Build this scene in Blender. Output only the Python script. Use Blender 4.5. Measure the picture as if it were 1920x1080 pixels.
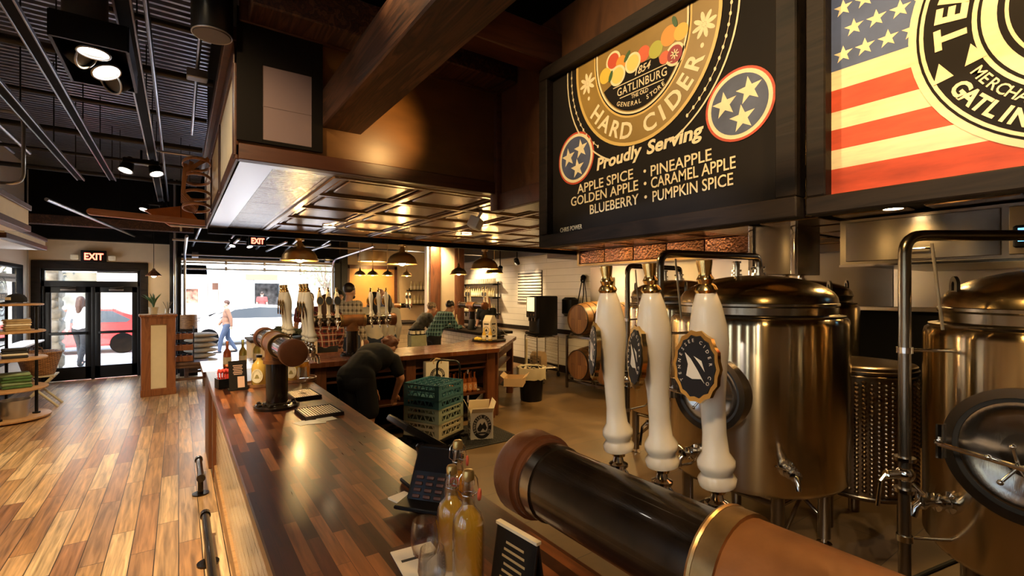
import bpy, bmesh, math, random
from mathutils import Vector, Matrix, Euler
PI = math.pi
rnd = random.Random(11)
for _o in list(bpy.data.objects):
    bpy.data.objects.remove(_o)
SC = bpy.context.scene
COL = SC.collection
# ------------------------------------------------------------------ camera, world, lights, exposure
YAW = math.radians(34.84)
cam_d = bpy.data.cameras.new('camera'); cam = bpy.data.objects.new('camera', cam_d); COL.objects.link(cam)
cam.location = (0, 0, 1.8); cam.rotation_euler = (PI/2, 0, -YAW)
cam_d.sensor_width = 36; cam_d.lens = 898/1920*36; cam_d.shift_y = 7/1920; cam_d.clip_start = .05; cam_d.clip_end = 200
SC.camera = cam
SC.view_settings.view_transform = 'Standard'; SC.view_settings.look = 'None'
SC.view_settings.exposure = 0.75; SC.view_settings.gamma = 1; SC.view_settings.use_curve_mapping = False
W = bpy.data.worlds.new('world'); SC.world = W; W.use_nodes = True
_n = W.node_tree.nodes; _bg = _n['Background']
_sky = _n.new('ShaderNodeTexSky'); _sky.sky_type = 'NISHITA'; _sky.sun_disc = False
_sky.sun_elevation = math.radians(42); _sky.sun_rotation = math.radians(190); _sky.air_density = 1.2; _sky.dust_density = 2.5
W.node_tree.links.new(_sky.outputs[0], _bg.inputs[0]); _bg.inputs[1].default_value = 1.0
WARM = (1.0, .62, .22); WARM2 = (1.0, .74, .40); WHITE = (1, .97, .93)
def light(kind, name, loc, power, color=WARM, target=None, size=.1, cone=80, blend=.6, sx=None, sy=None):
    d = bpy.data.lights.new(name, kind); d.energy = power; d.color = color
    if kind == 'SPOT':
        d.spot_size = math.radians(cone); d.spot_blend = blend; d.shadow_soft_size = size
    elif kind == 'POINT':
        d.shadow_soft_size = size
    elif kind == 'AREA':
        d.shape = 'RECTANGLE'; d.size = sx; d.size_y = sy
    elif kind == 'SUN':
        d.angle = .02
    o = bpy.data.objects.new(name, d); COL.objects.link(o); o.location = loc
    if target is not None:
        o.rotation_euler = (Vector(target) - Vector(loc)).to_track_quat('-Z', 'Y').to_euler()
    return o
light('SUN', 'sun', (0, 10, 20), 4.0, (1, .95, .88), target=(2.0, 16, 10))
# room lamps; some have fittings further down, others are added for their effect
light('SPOT', 'sign_wash_lamp', (.35, 1.75, 3.42), 75, WARM2, (1.85, 1.35, 2.6), .04, 85, .9)
light('SPOT', 'flag_wash_lamp', (.35, .25, 3.42), 75, WARM2, (1.85, .2, 2.6), .04, 85, .9)
light('SPOT', 'handle_fill_lamp_near', (-.55, -.15, 3.4), 80, (1, .68, .36), (.72, .6, 1.5), .05, 60, .8)  # added out of view to brighten the near tap handles
light('SPOT', 'tank_streak_lamp_cool', (-.55, .9, 3.3), 150, (.75, .8, 1), (3.1, 1.9, 1.1), .03, 28, .8)  # cool lamp added without a fitting for a bluish streak on the tank
light('SPOT', 'handle_fill_lamp_middle', (-.5, 2.0, 3.4), 90, WARM2, (.6, 3.4, 1.3), .05, 80, .8)  # added out of view to brighten the handles of the second tower
light('SPOT', 'staff_lamp_near', (2.9, 4.3, 2.44), 62, WARM, (3.1, 4.6, 0), .06, 105, .8)
light('SPOT', 'staff_lamp_far', (3.6, 5.2, 2.44), 55, WARM, (3.9, 5.2, 0), .06, 105, .8)
light('SPOT', 'tank_lamp_near', (2.35, 2.6, 2.42), 16, WARM, (3.2, 2.1, .8), .06, 130, .8)
light('SPOT', 'tank_lamp_right', (2.3, .9, 2.42), 12, WARM, (3.1, .6, .8), .06, 130, .8)
light('SPOT', 'backsplash_fill_lamp', (6.3, .9, 2.0), 45, WARM, (6.6, .9, 0), .06, 160, .6)  # no lamp known under the hood; added to brighten the backsplash
light('SPOT', 'low_ceiling_lamp', (4.35, 1.30, 2.38), 40, WARM, (4.6, 1.3, 0), .06, 150, .6)
light('SPOT', 'handle_fill_lamp_cross', (1.4, 4.2, 2.45), 32, WARM2, (1.8, 6.1, 1.5), .05, 70, .8)  # added without a fitting to lighten the cross counter handles
light('SPOT', 'tank_streak_lamp_a', (-.35, -.5, 3.30), 190, WARM2, (3.1, 1.6, 1.2), .03, 30, .7)  # this lamp and the next two are added to streak the tanks
light('SPOT', 'tank_streak_lamp_b', (-1.3, -1.2, 3.30), 220, (1, .85, .66), (3.1, .5, 1.1), .03, 30, .7)
light('SPOT', 'tank_streak_lamp_c', (.1, -1.7, 3.30), 190, WARM, (3.1, 1.2, 1.2), .03, 30, .7)
light('SPOT', 'pipe_highlight_lamp', (1.35, .25, 3.35), 45, WARM, (1.2, .35, 0), .05, 110, .8)  # added without a fitting for a highlight along the near pipe
light('SPOT', 'alcove_lamp_middle', (6.35, 4.6, 2.27), 75, WARM, (6.35, 4.6, 0), .06, 150, .6)
light('SPOT', 'alcove_lamp_far', (6.35, 5.9, 2.27), 75, WARM, (6.35, 5.9, 0), .06, 150, .6)
light('SPOT', 'plywood_lamp', (1.15, 2.45, 2.74), 14, WARM, (1.02, 2.94, 2.80), .04, 80, .9)
light('SPOT', 'entry_track_lamp_near', (-.40, 3.7, 3.12), 300, WARM2, (-.9, 4.2, 0), .07, 96, .8)
light('SPOT', 'entry_track_lamp_far', (-.36, 7.1, 3.12), 190, WARM2, (-.7, 8.2, 0), .07, 110, .8)
light('SPOT', 'slat_wall_lamp', (6.55, 9.3, 2.48), 85, WARM2, (7.05, 9.35, 2.0), .03, 90, .8)
light('SPOT', 'shelf_wall_lamp', (6.2, 11.6, 2.7), 160, WARM2, (7.05, 11.4, 1.6), .05, 110, .8)
light('SPOT', 'back_bar_lamp', (5.0, 10.4, 3.0), 160, WARM2, (5.2, 11.5, .9), .08, 120, .8)

# ------------------------------------------------------------------ materials
MATS = {}
def _new(name):
    m = bpy.data.materials.new(name); m.use_nodes = True
    nt = m.node_tree; b = nt.nodes['Principled BSDF']
    return m, nt, b
def c4(c): return (c[0], c[1], c[2], 1)
def P(name, col=(.5, .5, .5), rough=.5, metal=0, var=0, vscale=8, bump=0, bscale=40, coat=0, trans=0, ior=1.45, emit=None, estr=1, stretch=(1, 1, 1), alpha=1, spec=.5):
    """plain principled surface with optional noise variation and bump"""
    if name in MATS: return MATS[name]
    m, nt, b = _new(name); L = nt.links.new
    b.inputs['Base Color'].default_value = c4(col); b.inputs['Roughness'].default_value = rough; b.inputs['Metallic'].default_value = metal
    b.inputs['Coat Weight'].default_value = coat; b.inputs['Transmission Weight'].default_value = trans; b.inputs['IOR'].default_value = ior
    b.inputs['Specular IOR Level'].default_value = spec
    if emit: b.inputs['Emission Color'].default_value = c4(emit); b.inputs['Emission Strength'].default_value = estr
    if var or bump:
        tc = nt.nodes.new('ShaderNodeTexCoord'); mp = nt.nodes.new('ShaderNodeMapping'); mp.inputs['Scale'].default_value = stretch
        L(tc.outputs['Object'], mp.inputs[0])
    if var:
        n = nt.nodes.new('ShaderNodeTexNoise'); n.inputs['Scale'].default_value = vscale; n.inputs['Detail'].default_value = 4
        L(mp.outputs[0], n.inputs['Vector'])
        mr = nt.nodes.new('ShaderNodeMapRange'); mr.inputs[1].default_value = .25; mr.inputs[2].default_value = .75
        mr.inputs[3].default_value = 1-var; mr.inputs[4].default_value = 1+var; L(n.outputs[0], mr.inputs[0])
        mx = nt.nodes.new('ShaderNodeVectorMath'); mx.operation = 'SCALE'; mx.inputs[0].default_value = col; L(mr.outputs[0], mx.inputs['Scale'])
        L(mx.outputs[0], b.inputs['Base Color'])
    if bump:
        n2 = nt.nodes.new('ShaderNodeTexNoise'); n2.inputs['Scale'].default_value = bscale; n2.inputs['Detail'].default_value = 3
        L(mp.outputs[0], n2.inputs['Vector'])
        bp = nt.nodes.new('ShaderNodeBump'); bp.inputs['Strength'].default_value = bump; bp.inputs['Distance'].default_value = .01
        L(n2.outputs[0], bp.inputs['Height']); L(bp.outputs[0], b.inputs['Normal'])
    MATS[name] = m; return m
def ramp(nt, cols, interp='LINEAR'):
    r = nt.nodes.new('ShaderNodeValToRGB'); r.color_ramp.interpolation = interp
    e = r.color_ramp.elements
    while len(e) < len(cols): e.new(.5)
    for i, c in enumerate(cols):
        e[i].position = i/(len(cols)-1) if interp == 'LINEAR' else i/len(cols); e[i].color = c4(c)
    return r
def wood(name, cols, scale=(1.2, 14, 14), rough=.45, bump=.15, coat=0, spec=.5):
    if name in MATS: return MATS[name]
    m, nt, b = _new(name); L = nt.links.new
    tc = nt.nodes.new('ShaderNodeTexCoord'); mp = nt.nodes.new('ShaderNodeMapping'); mp.inputs['Scale'].default_value = scale
    L(tc.outputs['Object'], mp.inputs[0])
    n = nt.nodes.new('ShaderNodeTexNoise'); n.inputs['Scale'].default_value = 1; n.inputs['Detail'].default_value = 6; n.inputs['Distortion'].default_value = 1.2
    L(mp.outputs[0], n.inputs['Vector'])
    mr = nt.nodes.new('ShaderNodeMapRange'); mr.inputs[1].default_value = .3; mr.inputs[2].default_value = .7; L(n.outputs[0], mr.inputs[0])
    r = ramp(nt, cols); L(mr.outputs[0], r.inputs[0]); L(r.outputs[0], b.inputs['Base Color'])
    b.inputs['Roughness'].default_value = rough; b.inputs['Specular IOR Level'].default_value = spec; b.inputs['Coat Weight'].default_value = coat; b.inputs['Coat Roughness'].default_value = .15
    bp = nt.nodes.new('ShaderNodeBump'); bp.inputs['Strength'].default_value = bump; bp.inputs['Distance'].default_value = .004
    L(n.outputs[0], bp.inputs['Height']); L(bp.outputs[0], b.inputs['Normal'])
    MATS[name] = m; return m
def boards(name, cols, length, width, axes='yx', rough=.4, gap=.003, gapcol=(.02, .012, .008), grain=.35, coat=0, bump=.3, offset=.37, freq=2, roughvar=.15, grainscale=(2.5, 60), metal=0):
    """rows of boards / tiles: every board picks its own tone from the ramp"""
    if name in MATS: return MATS[name]
    m, nt, b = _new(name); L = nt.links.new
    tc = nt.nodes.new('ShaderNodeTexCoord'); sp = nt.nodes.new('ShaderNodeSeparateXYZ'); L(tc.outputs['Object'], sp.inputs[0])
    cb = nt.nodes.new('ShaderNodeCombineXYZ'); ix = {'x': 0, 'y': 1, 'z': 2}
    L(sp.outputs[ix[axes[0]]], cb.inputs[0]); L(sp.outputs[ix[axes[1]]], cb.inputs[1])
    br = nt.nodes.new('ShaderNodeTexBrick'); br.inputs['Scale'].default_value = 1; br.inputs['Brick Width'].default_value = length; br.inputs['Row Height'].default_value = width
    br.inputs['Mortar Size'].default_value = gap; br.inputs['Mortar Smooth'].default_value = .2; br.offset = offset; br.offset_frequency = freq
    br.inputs['Color1'].default_value = (0, 0, 0, 1); br.inputs['Color2'].default_value = (1, 1, 1, 1); br.inputs['Mortar'].default_value = (.5, .5, .5, 1)
    L(cb.outputs[0], br.inputs['Vector'])
    mp = nt.nodes.new('ShaderNodeMapping'); mp.inputs['Scale'].default_value = (grainscale[0], grainscale[1], 1); L(cb.outputs[0], mp.inputs[0])
    ad = nt.nodes.new('ShaderNodeVectorMath'); ad.operation = 'MULTIPLY_ADD'; L(br.outputs['Color'], ad.inputs[0]); ad.inputs[1].default_value = (37, 11, 23); L(mp.outputs[0], ad.inputs[2])
    n = nt.nodes.new('ShaderNodeTexNoise'); n.inputs['Scale'].default_value = 1; n.inputs['Detail'].default_value = 5; n.inputs['Distortion'].default_value = .6; L(ad.outputs[0], n.inputs['Vector'])
    r = ramp(nt, cols); L(br.outputs['Color'], r.inputs[0])
    mr = nt.nodes.new('ShaderNodeMapRange'); mr.inputs[1].default_value = .3; mr.inputs[2].default_value = .7; mr.inputs[3].default_value = 1-grain; mr.inputs[4].default_value = 1+grain; L(n.outputs[0], mr.inputs[0])
    sc = nt.nodes.new('ShaderNodeVectorMath'); sc.operation = 'SCALE'; L(r.outputs[0], sc.inputs[0]); L(mr.outputs[0], sc.inputs['Scale'])
    mx = nt.nodes.new('ShaderNodeMix'); mx.data_type = 'RGBA'; L(br.outputs['Fac'], mx.inputs[0]); L(sc.outputs[0], mx.inputs[6]); mx.inputs[7].default_value = c4(gapcol)
    L(mx.outputs[2], b.inputs['Base Color'])
    mr2 = nt.nodes.new('ShaderNodeMapRange'); mr2.inputs[3].default_value = max(.02, rough-roughvar); mr2.inputs[4].default_value = rough+roughvar; L(n.outputs[0], mr2.inputs[0]); L(mr2.outputs[0], b.inputs['Roughness'])
    b.inputs['Coat Weight'].default_value = coat; b.inputs['Coat Roughness'].default_value = .12; b.inputs['Metallic'].default_value = metal
    hh = nt.nodes.new('ShaderNodeMath'); hh.operation = 'MULTIPLY_ADD'; L(n.outputs[0], hh.inputs[0]); hh.inputs[1].default_value = .25
    sb = nt.nodes.new('ShaderNodeMath'); sb.operation = 'SUBTRACT'; sb.inputs[0].default_value = 1; L(br.outputs['Fac'], sb.inputs[1]); L(sb.outputs[0], hh.inputs[2])
    bp = nt.nodes.new('ShaderNodeBump'); bp.inputs['Strength'].default_value = bump; bp.inputs['Distance'].default_value = .003; L(hh.outputs[0], bp.inputs['Height']); L(bp.outputs[0], b.inputs['Normal'])
    MATS[name] = m; return m
def plaid(name, base, dark, line, size=.07):
    if name in MATS: return MATS[name]
    m, nt, b = _new(name); L = nt.links.new
    tc = nt.nodes.new('ShaderNodeTexCoord'); sp = nt.nodes.new('ShaderNodeSeparateXYZ'); L(tc.outputs['Object'], sp.inputs[0])
    xy = nt.nodes.new('ShaderNodeMath'); L(sp.outputs[0], xy.inputs[0]); L(sp.outputs[1], xy.inputs[1])
    fac = []
    for src in (xy.outputs[0], sp.outputs[2]):
        q = nt.nodes.new('ShaderNodeMath'); q.operation = 'MULTIPLY'; q.inputs[1].default_value = 1/size; L(src, q.inputs[0])
        f = nt.nodes.new('ShaderNodeMath'); f.operation = 'FRACT'; L(q.outputs[0], f.inputs[0])
        g = nt.nodes.new('ShaderNodeMath'); g.operation = 'GREATER_THAN'; g.inputs[1].default_value = .55; L(f.outputs[0], g.inputs[0])
        h = nt.nodes.new('ShaderNodeMath'); h.operation = 'COMPARE'; h.inputs[1].default_value = .22; h.inputs[2].default_value = .06; L(f.outputs[0], h.inputs[0])
        fac.append((g, h))
    s = nt.nodes.new('ShaderNodeMath'); L(fac[0][0].outputs[0], s.inputs[0]); L(fac[1][0].outputs[0], s.inputs[1])
    hf = nt.nodes.new('ShaderNodeMath'); hf.operation = 'MULTIPLY'; hf.inputs[1].default_value = .5; L(s.outputs[0], hf.inputs[0])
    m1 = nt.nodes.new('ShaderNodeMix'); m1.data_type = 'RGBA'; m1.inputs[6].default_value = c4(base); m1.inputs[7].default_value = c4(dark); L(hf.outputs[0], m1.inputs[0])
    mxn = nt.nodes.new('ShaderNodeMath'); mxn.operation = 'MAXIMUM'; L(fac[0][1].outputs[0], mxn.inputs[0]); L(fac[1][1].outputs[0], mxn.inputs[1])
    m2 = nt.nodes.new('ShaderNodeMix'); m2.data_type = 'RGBA'; L(mxn.outputs[0], m2.inputs[0]); L(m1.outputs[2], m2.inputs[6]); m2.inputs[7].default_value = c4(line)
    L(m2.outputs[2], b.inputs['Base Color']); b.inputs['Roughness'].default_value = .85
    MATS[name] = m; return m
def facing(nt, k=.75, b=.04, pw=4):
    lw = nt.nodes.new('ShaderNodeLayerWeight'); p = nt.nodes.new('ShaderNodeMath'); p.operation = 'POWER'; p.inputs[1].default_value = pw; nt.links.new(lw.outputs['Facing'], p.inputs[0])
    q = nt.nodes.new('ShaderNodeMath'); q.operation = 'MULTIPLY_ADD'; q.inputs[1].default_value = k; q.inputs[2].default_value = b; nt.links.new(p.outputs[0], q.inputs[0]); return q
def pane(name, tint=(.97, .98, .98), k=.75, b_=.04, pw=4):
    if name in MATS: return MATS[name]
    m, nt, b = _new(name); L = nt.links.new; nt.nodes.remove(b)
    t = nt.nodes.new('ShaderNodeBsdfTransparent'); t.inputs[0].default_value = c4(tint); g = nt.nodes.new('ShaderNodeBsdfGlossy'); g.inputs['Roughness'].default_value = .02
    f = facing(nt, k, b_, pw); x = nt.nodes.new('ShaderNodeMixShader'); L(f.outputs[0], x.inputs[0]); L(t.outputs[0], x.inputs[1]); L(g.outputs[0], x.inputs[2])
    L(x.outputs[0], nt.nodes['Material Output'].inputs[0]); MATS[name] = m; return m
M_floor = boards('reclaimed_floor_boards', [(.22, .10, .045), (.52, .31, .14), (.36, .18, .075), (.62, .41, .21), (.28, .145, .07), (.68, .49, .28), (.46, .25, .11), (.25, .10, .05), (.58, .37, .18)], 1.15, .135, 'yx', .32, .003, grain=.5, bump=.2, roughvar=.05, grainscale=(2.2, 34))
M_conc = boards('dark_tan_concrete_tile', [(.125, .076, .034), (.145, .089, .041), (.133, .081, .037)], 1.2, .6, 'xy', .42, .003, (.045, .03, .018), grain=.22, bump=.12, grainscale=(3, 3), offset=.5)
M_block = boards('butcher_block', [(.024, .007, .003), (.095, .026, .009), (.04, .011, .005), (.19, .062, .02), (.028, .008, .004), (.07, .019, .007), (.34, .13, .045), (.045, .012, .005)], .36, .042, 'yx', .30, .0006, (.015, .005, .003), grain=.45, coat=.08, bump=.03, roughvar=.06, grainscale=(4, 50), offset=.43)
M_block2 = boards('butcher_block_cross', [(.055, .016, .007), (.14, .042, .015), (.085, .024, .01), (.20, .066, .022), (.11, .032, .012)], .42, .04, 'xy', .27, .0006, (.02, .006, .003), grain=.35, coat=.35, bump=.08, roughvar=.1, grainscale=(4, 90), offset=.43)
M_beam = wood('dark_timber', [(.010, .004, .002), (.085, .030, .012), (.028, .010, .005), (.14, .056, .024), (.04, .014, .006)], (20, 1.3, 20), .5, .4)
M_trim = wood('reddish_trim_wood', [(.035, .010, .005), (.09, .027, .010), (.06, .017, .007)], (1.5, 12, 12), .42, .15)
M_trimv = wood('reddish_post_wood', [(.06, .018, .007), (.17, .055, .019), (.10, .03, .011)], (14, 14, 1.2), .42, .15)
M_pillarwood = wood('orange_brown_wood', [(.12, .035, .012), (.30, .105, .036), (.20, .065, .022)], (12, 12, 1.1), .45, .2)
M_ply = P('amber_plywood', (.13, .052, .012), .40, var=.28, vscale=3, stretch=(1, 1, 3))
M_blackwood = wood('black_frame_wood', [(.006, .004, .003), (.020, .012, .007), (.010, .006, .004)], (2, 14, 14), .6, .45, spec=.2)
M_black = P('black_paint', (.003, .003, .0034), .75, spec=.15)
M_blacksat = P('black_satin_metal', (.006, .006, .007), .4, spec=.3)
M_blackpl = P('black_plastic', (.004, .004, .0045), .3, spec=.4)
M_iron = P('oiled_iron_pipe', (.020, .013, .008), .24, .6, var=.8, vscale=16, bump=.08, bscale=30, coat=.35)
M_rust = P('rust_brown_cap', (.13, .045, .016), .42, .35, var=.3, vscale=9, bump=.12, bscale=50)
M_tee = P('copper_toned_tee', (.20, .078, .022), .42, .3, var=.5, vscale=9, bump=.15, bscale=40)
M_steel = P('brushed_stainless', (.52, .47, .41), .21, 1, bump=.05, bscale=5, stretch=(40, 40, .6))
def brushed(name, col, rough, aniso):
    m, nt, b = _new(name); L = nt.links.new
    b.inputs['Base Color'].default_value = c4(col); b.inputs['Metallic'].default_value = 1; b.inputs['Roughness'].default_value = rough
    b.inputs['Anisotropic'].default_value = aniso; b.inputs['Anisotropic Rotation'].default_value = .25
    tg = nt.nodes.new('ShaderNodeTangent'); tg.direction_type = 'RADIAL'; tg.axis = 'Z'; L(tg.outputs[0], b.inputs['Tangent'])
    MATS[name] = m; return m
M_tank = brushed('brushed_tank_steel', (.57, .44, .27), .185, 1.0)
M_clad = P('wavy_stainless_cladding', (.62, .57, .50), .34, 1, bump=.25, bscale=1.6)
M_steelh = P('stainless_sheet', (.30, .26, .21), .24, 1, bump=.10, bscale=1.4)
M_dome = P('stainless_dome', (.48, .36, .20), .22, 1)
M_chrome = P('chrome', (.78, .75, .70), .09, 1)
M_brass = P('antique_brass', (.66, .43, .18), .36, 1)
M_gold = P('polished_gold', (.83, .56, .20), .15, 1)
M_copper = P('hammered_copper', (.40, .19, .10), .25, 1, var=.35, vscale=3, bump=1.0, bscale=30)
M_tin = P('pressed_tin', (.36, .27, .20), .27, 1, bump=.06, bscale=20)
M_hamtin = P('hammered_tin', (.40, .38, .35), .24, 1, bump=1.0, bscale=42)
M_cream = P('cream_ceramic', (.78, .70, .55), .22, coat=.5)
M_creamp = P('cream_panel', (.80, .70, .50), .5, var=.05)
M_beige = P('beige_wall_paint', (.62, .47, .30), .6, var=.04)
M_white = P('white_paint', (.78, .74, .68), .5)
M_ship = boards('white_shiplap', [(.74, .68, .60), (.80, .74, .66), (.77, .71, .63)], 2.4, .155, 'yz', .35, .004, (.40, .34, .28), grain=.03, bump=.3, grainscale=(3, 3))
M_tilex = boards('cream_subway_tile_end', [(.74, .64, .47), (.82, .72, .55), (.78, .68, .5)], .30, .10, 'xz', .16, .003, (.40, .32, .22), grain=.04, bump=.35, offset=.5, roughvar=.04)
M_tiley = boards('cream_subway_tile_front', [(.74, .64, .47), (.82, .72, .55), (.78, .68, .5)], .24, .085, 'yz', .16, .005, (.40, .32, .22), grain=.04, bump=.35, offset=.5, roughvar=.04)
M_pane = pane('window_glass')
M_glass = pane('clear_glass', (.97, .965, .95), .95, .07, 2.6)
def liquid(name, tint, body):
    m, nt, b = _new(name); L = nt.links.new; nt.nodes.remove(b)
    t = nt.nodes.new('ShaderNodeBsdfTransparent'); t.inputs[0].default_value = c4(tint); d = nt.nodes.new('ShaderNodeBsdfTranslucent'); d.inputs[0].default_value = c4(body); e = nt.nodes.new('ShaderNodeBsdfDiffuse'); e.inputs[0].default_value = c4(body)
    x = nt.nodes.new('ShaderNodeMixShader'); L(d.outputs[0], x.inputs[1]); L(e.outputs[0], x.inputs[2])
    y = nt.nodes.new('ShaderNodeMixShader'); y.inputs[0].default_value = .52; L(t.outputs[0], y.inputs[1]); L(x.outputs[0], y.inputs[2])
    g = nt.nodes.new('ShaderNodeBsdfGlossy'); g.inputs['Roughness'].default_value = .04; f = facing(nt)
    z = nt.nodes.new('ShaderNodeMixShader'); L(f.outputs[0], z.inputs[0]); L(y.outputs[0], z.inputs[1]); L(g.outputs[0], z.inputs[2])
    L(z.outputs[0], nt.nodes['Material Output'].inputs[0]); MATS[name] = m; return m
M_cider = liquid('yellow_cider', (1.0, .80, .28), (1.0, .70, .10))
M_ciderdeep = liquid('amber_cider', (.95, .66, .22), (.85, .46, .06))
M_kraft = P('kraft_card', (.52, .36, .20), .7, var=.06)
M_paper = P('cream_paper', (.80, .72, .58), .7)
M_ink = P('black_ink', (.02, .018, .018), .55)
M_rubber = P('black_rubber', (.014, .013, .012), .75)
M_lamp = P('lit_lamp_glass', (1, .9, .7), .3, emit=(1, .78, .45), estr=25)
M_lampw = P('lit_white_lamp_glass', (1, .95, .88), .3, emit=(1, .93, .80), estr=22)
M_conduit = P('galvanised_conduit', (.50, .50, .52), .28, 1)
M_duskmetal = P('dark_pipe_paint', (.035, .033, .035), .4, .3)
M_wicker = boards('wicker', [(.30, .13, .045), (.48, .24, .09), (.38, .18, .065)], .05, .016, 'xz', .6, .003, (.06, .025, .01), grain=.3, bump=.9, offset=.5)
M_shelfwood = wood('honey_shelf_wood', [(.36, .18, .07), (.54, .31, .14), (.44, .23, .09)], (2, 14, 14), .5, .15)
M_barrel = wood('barrel_oak', [(.09, .038, .012), (.25, .12, .036), (.17, .075, .022)], (1.5, 10, 10), .5, .3)
M_barrelhead = boards('barrel_head_oak', [(.17, .065, .016), (.40, .18, .045), (.27, .115, .028)], 2, .09, 'zy', .5, .003, (.09, .035, .01), grain=.4, bump=.4)
M_skin = P('skin', (.50, .27, .18), .5, var=.08, vscale=20)
# ------------------------------------------------------------------ mesh builder
def basis(x, y, z, o=(0, 0, 0)):
    m = Matrix.Identity(4)
    for i, v in enumerate((x, y, z)):
        for k in range(3): m[k][i] = v[k]
    for k in range(3): m[k][3] = o[k]
    return m
def frame_z(d, o=(0, 0, 0)):
    z = Vector(d).normalized(); a = Vector((0, 0, 1)) if abs(z.z) < .95 else Vector((1, 0, 0))
    x = a.cross(z).normalized(); y = z.cross(x)
    return basis(x, y, z, o)
def TR(loc=(0, 0, 0), rot=(0, 0, 0)):
    return Matrix.Translation(loc) @ Euler(rot).to_matrix().to_4x4()
class MB:
    def __init__(s): s.bm = bmesh.new(); s.mi = 0
    def faces(s, vs, fs, M=None):
        M = M or Matrix.Identity(4)
        bv = [s.bm.verts.new(M @ Vector(v)) for v in vs]
        for f in fs:
            try:
                q = s.bm.faces.new([bv[i] for i in f]); q.material_index = s.mi
            except ValueError: pass
        return s
    def box(s, c, size, rot=None, M=None, bev=0):
        T = (M or Matrix.Identity(4)) @ TR(c, rot or (0, 0, 0))
        x, y, z = size[0]/2, size[1]/2, size[2]/2
        if bev <= 0:
            vs = [(-x, -y, -z), (x, -y, -z), (x, y, -z), (-x, y, -z), (-x, -y, z), (x, -y, z), (x, y, z), (-x, y, z)]
            return s.faces(vs, [(0, 3, 2, 1), (4, 5, 6, 7), (0, 1, 5, 4), (1, 2, 6, 5), (2, 3, 7, 6), (3, 0, 4, 7)], T)
        b = min(bev, .45*min(size)); k = b*.3
        prof = [(x, y-b), (x-k, y-k), (x-b, y), (-x+b, y), (-x+k, y-k), (-x, y-b), (-x, -y+b), (-x+k, -y+k), (-x+b, -y), (x-b, -y), (x-k, -y+k), (x, -y+b)]
        n = 12; vs = []
        for zz, f in ((-z, 1), (-z+b, 0), (z-b, 0), (z, 1)):
            for (px, py) in prof:
                vs.append((px-math.copysign(b, px)*f*.9, py-math.copysign(b, py)*f*.9, zz))
        fs = [tuple(range(n))[::-1], tuple(range(3*n, 4*n))]
        for r in range(3):
            for i in range(n):
                j = (i+1) % n; fs.append((r*n+i, r*n+j, (r+1)*n+j, (r+1)*n+i))
        return s.faces(vs, fs, T)
    def span(s, a, b, bev=0):
        return s.box([(a[i]+b[i])/2 for i in range(3)], [abs(b[i]-a[i]) for i in range(3)], bev=bev)
    def lathe(s, prof, seg=24, M=None, cap=True, sx=1, sy=1):
        n = len(prof); vs = []
        for (r, z) in prof:
            for i in range(seg):
                a = 2*PI*i/seg; vs.append((r*math.cos(a)*sx, r*math.sin(a)*sy, z))
        fs = []
        for k in range(n-1):
            for i in range(seg):
                j = (i+1) % seg; fs.append((k*seg+i, k*seg+j, (k+1)*seg+j, (k+1)*seg+i))
        if cap:
            if prof[0][0] > 1e-5: fs.append(tuple(range(seg))[::-1])
            if prof[-1][0] > 1e-5: fs.append(tuple(range((n-1)*seg, n*seg)))
        return s.faces(vs, fs, M)
    def cyl(s, p0, p1, r0, r1=None, seg=16, M=None, cap=True):
        p0, p1 = Vector(p0), Vector(p1); h = (p1-p0).length
        if h < 1e-6: return s
        F = frame_z(p1-p0, p0); r1 = r0 if r1 is None else r1
        return s.lathe([(r0, 0), (r1, h)], seg, (M or Matrix.Identity(4)) @ F, cap)
    def tube(s, pts, r, seg=8, M=None, closed=False, rs=None, flat=1):
        pts = [Vector(p) for p in pts]; n = len(pts); vs = []; prev = None
        for i in range(n):
            if closed: t = pts[(i+1) % n]-pts[i-1]
            else: t = pts[min(i+1, n-1)]-pts[max(i-1, 0)]
            t.normalize()
            if prev is None:
                a = Vector((0, 0, 1)) if abs(t.z) < .9 else Vector((1, 0, 0)); x = a.cross(t).normalized()
            else: x = (prev-t*prev.dot(t)).normalized()
            prev = x; y = t.cross(x); rr = rs[i] if rs else r
            for k in range(seg):
                a = 2*PI*k/seg; vs.append(pts[i]+x*math.cos(a)*rr*flat+y*math.sin(a)*rr)
        fs = []
        for i in range(n if closed else n-1):
            j = (i+1) % n
            for k in range(seg):
                l = (k+1) % seg; fs.append((i*seg+k, i*seg+l, j*seg+l, j*seg+k))
        if not closed: fs += [tuple(range(seg))[::-1], tuple(range((n-1)*seg, n*seg))]
        return s.faces(vs, fs, M)
    def sphere(s, c, r, seg=16, M=None):
        if not hasattr(r, '__len__'): r = (r, r, r)
        n = max(6, seg//2); prof = [(math.sin(PI*k/n), -math.cos(PI*k/n)) for k in range(n+1)]
        prof[0] = (1e-4, -1); prof[-1] = (1e-4, 1)
        T = (M or Matrix.Identity(4)) @ Matrix.Translation(c) @ Matrix.Diagonal((r[0], r[1], r[2], 1))
        return s.lathe(prof, seg, T)
    def torus(s, R, r, M=None, seg=32, tseg=8, sy=1):
        return s.tube([(R*math.cos(2*PI*i/seg), R*sy*math.sin(2*PI*i/seg), 0) for i in range(seg)], r, tseg, M, True)
    def prism(s, poly, h, M=None, z0=0):
        n = len(poly); vs = [(p[0], p[1], z0) for p in poly]+[(p[0], p[1], z0+h) for p in poly]
        fs = [tuple(range(n))[::-1], tuple(range(n, 2*n))]+[(i, (i+1) % n, n+(i+1) % n, n+i) for i in range(n)]
        return s.faces(vs, fs, M)
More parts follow.
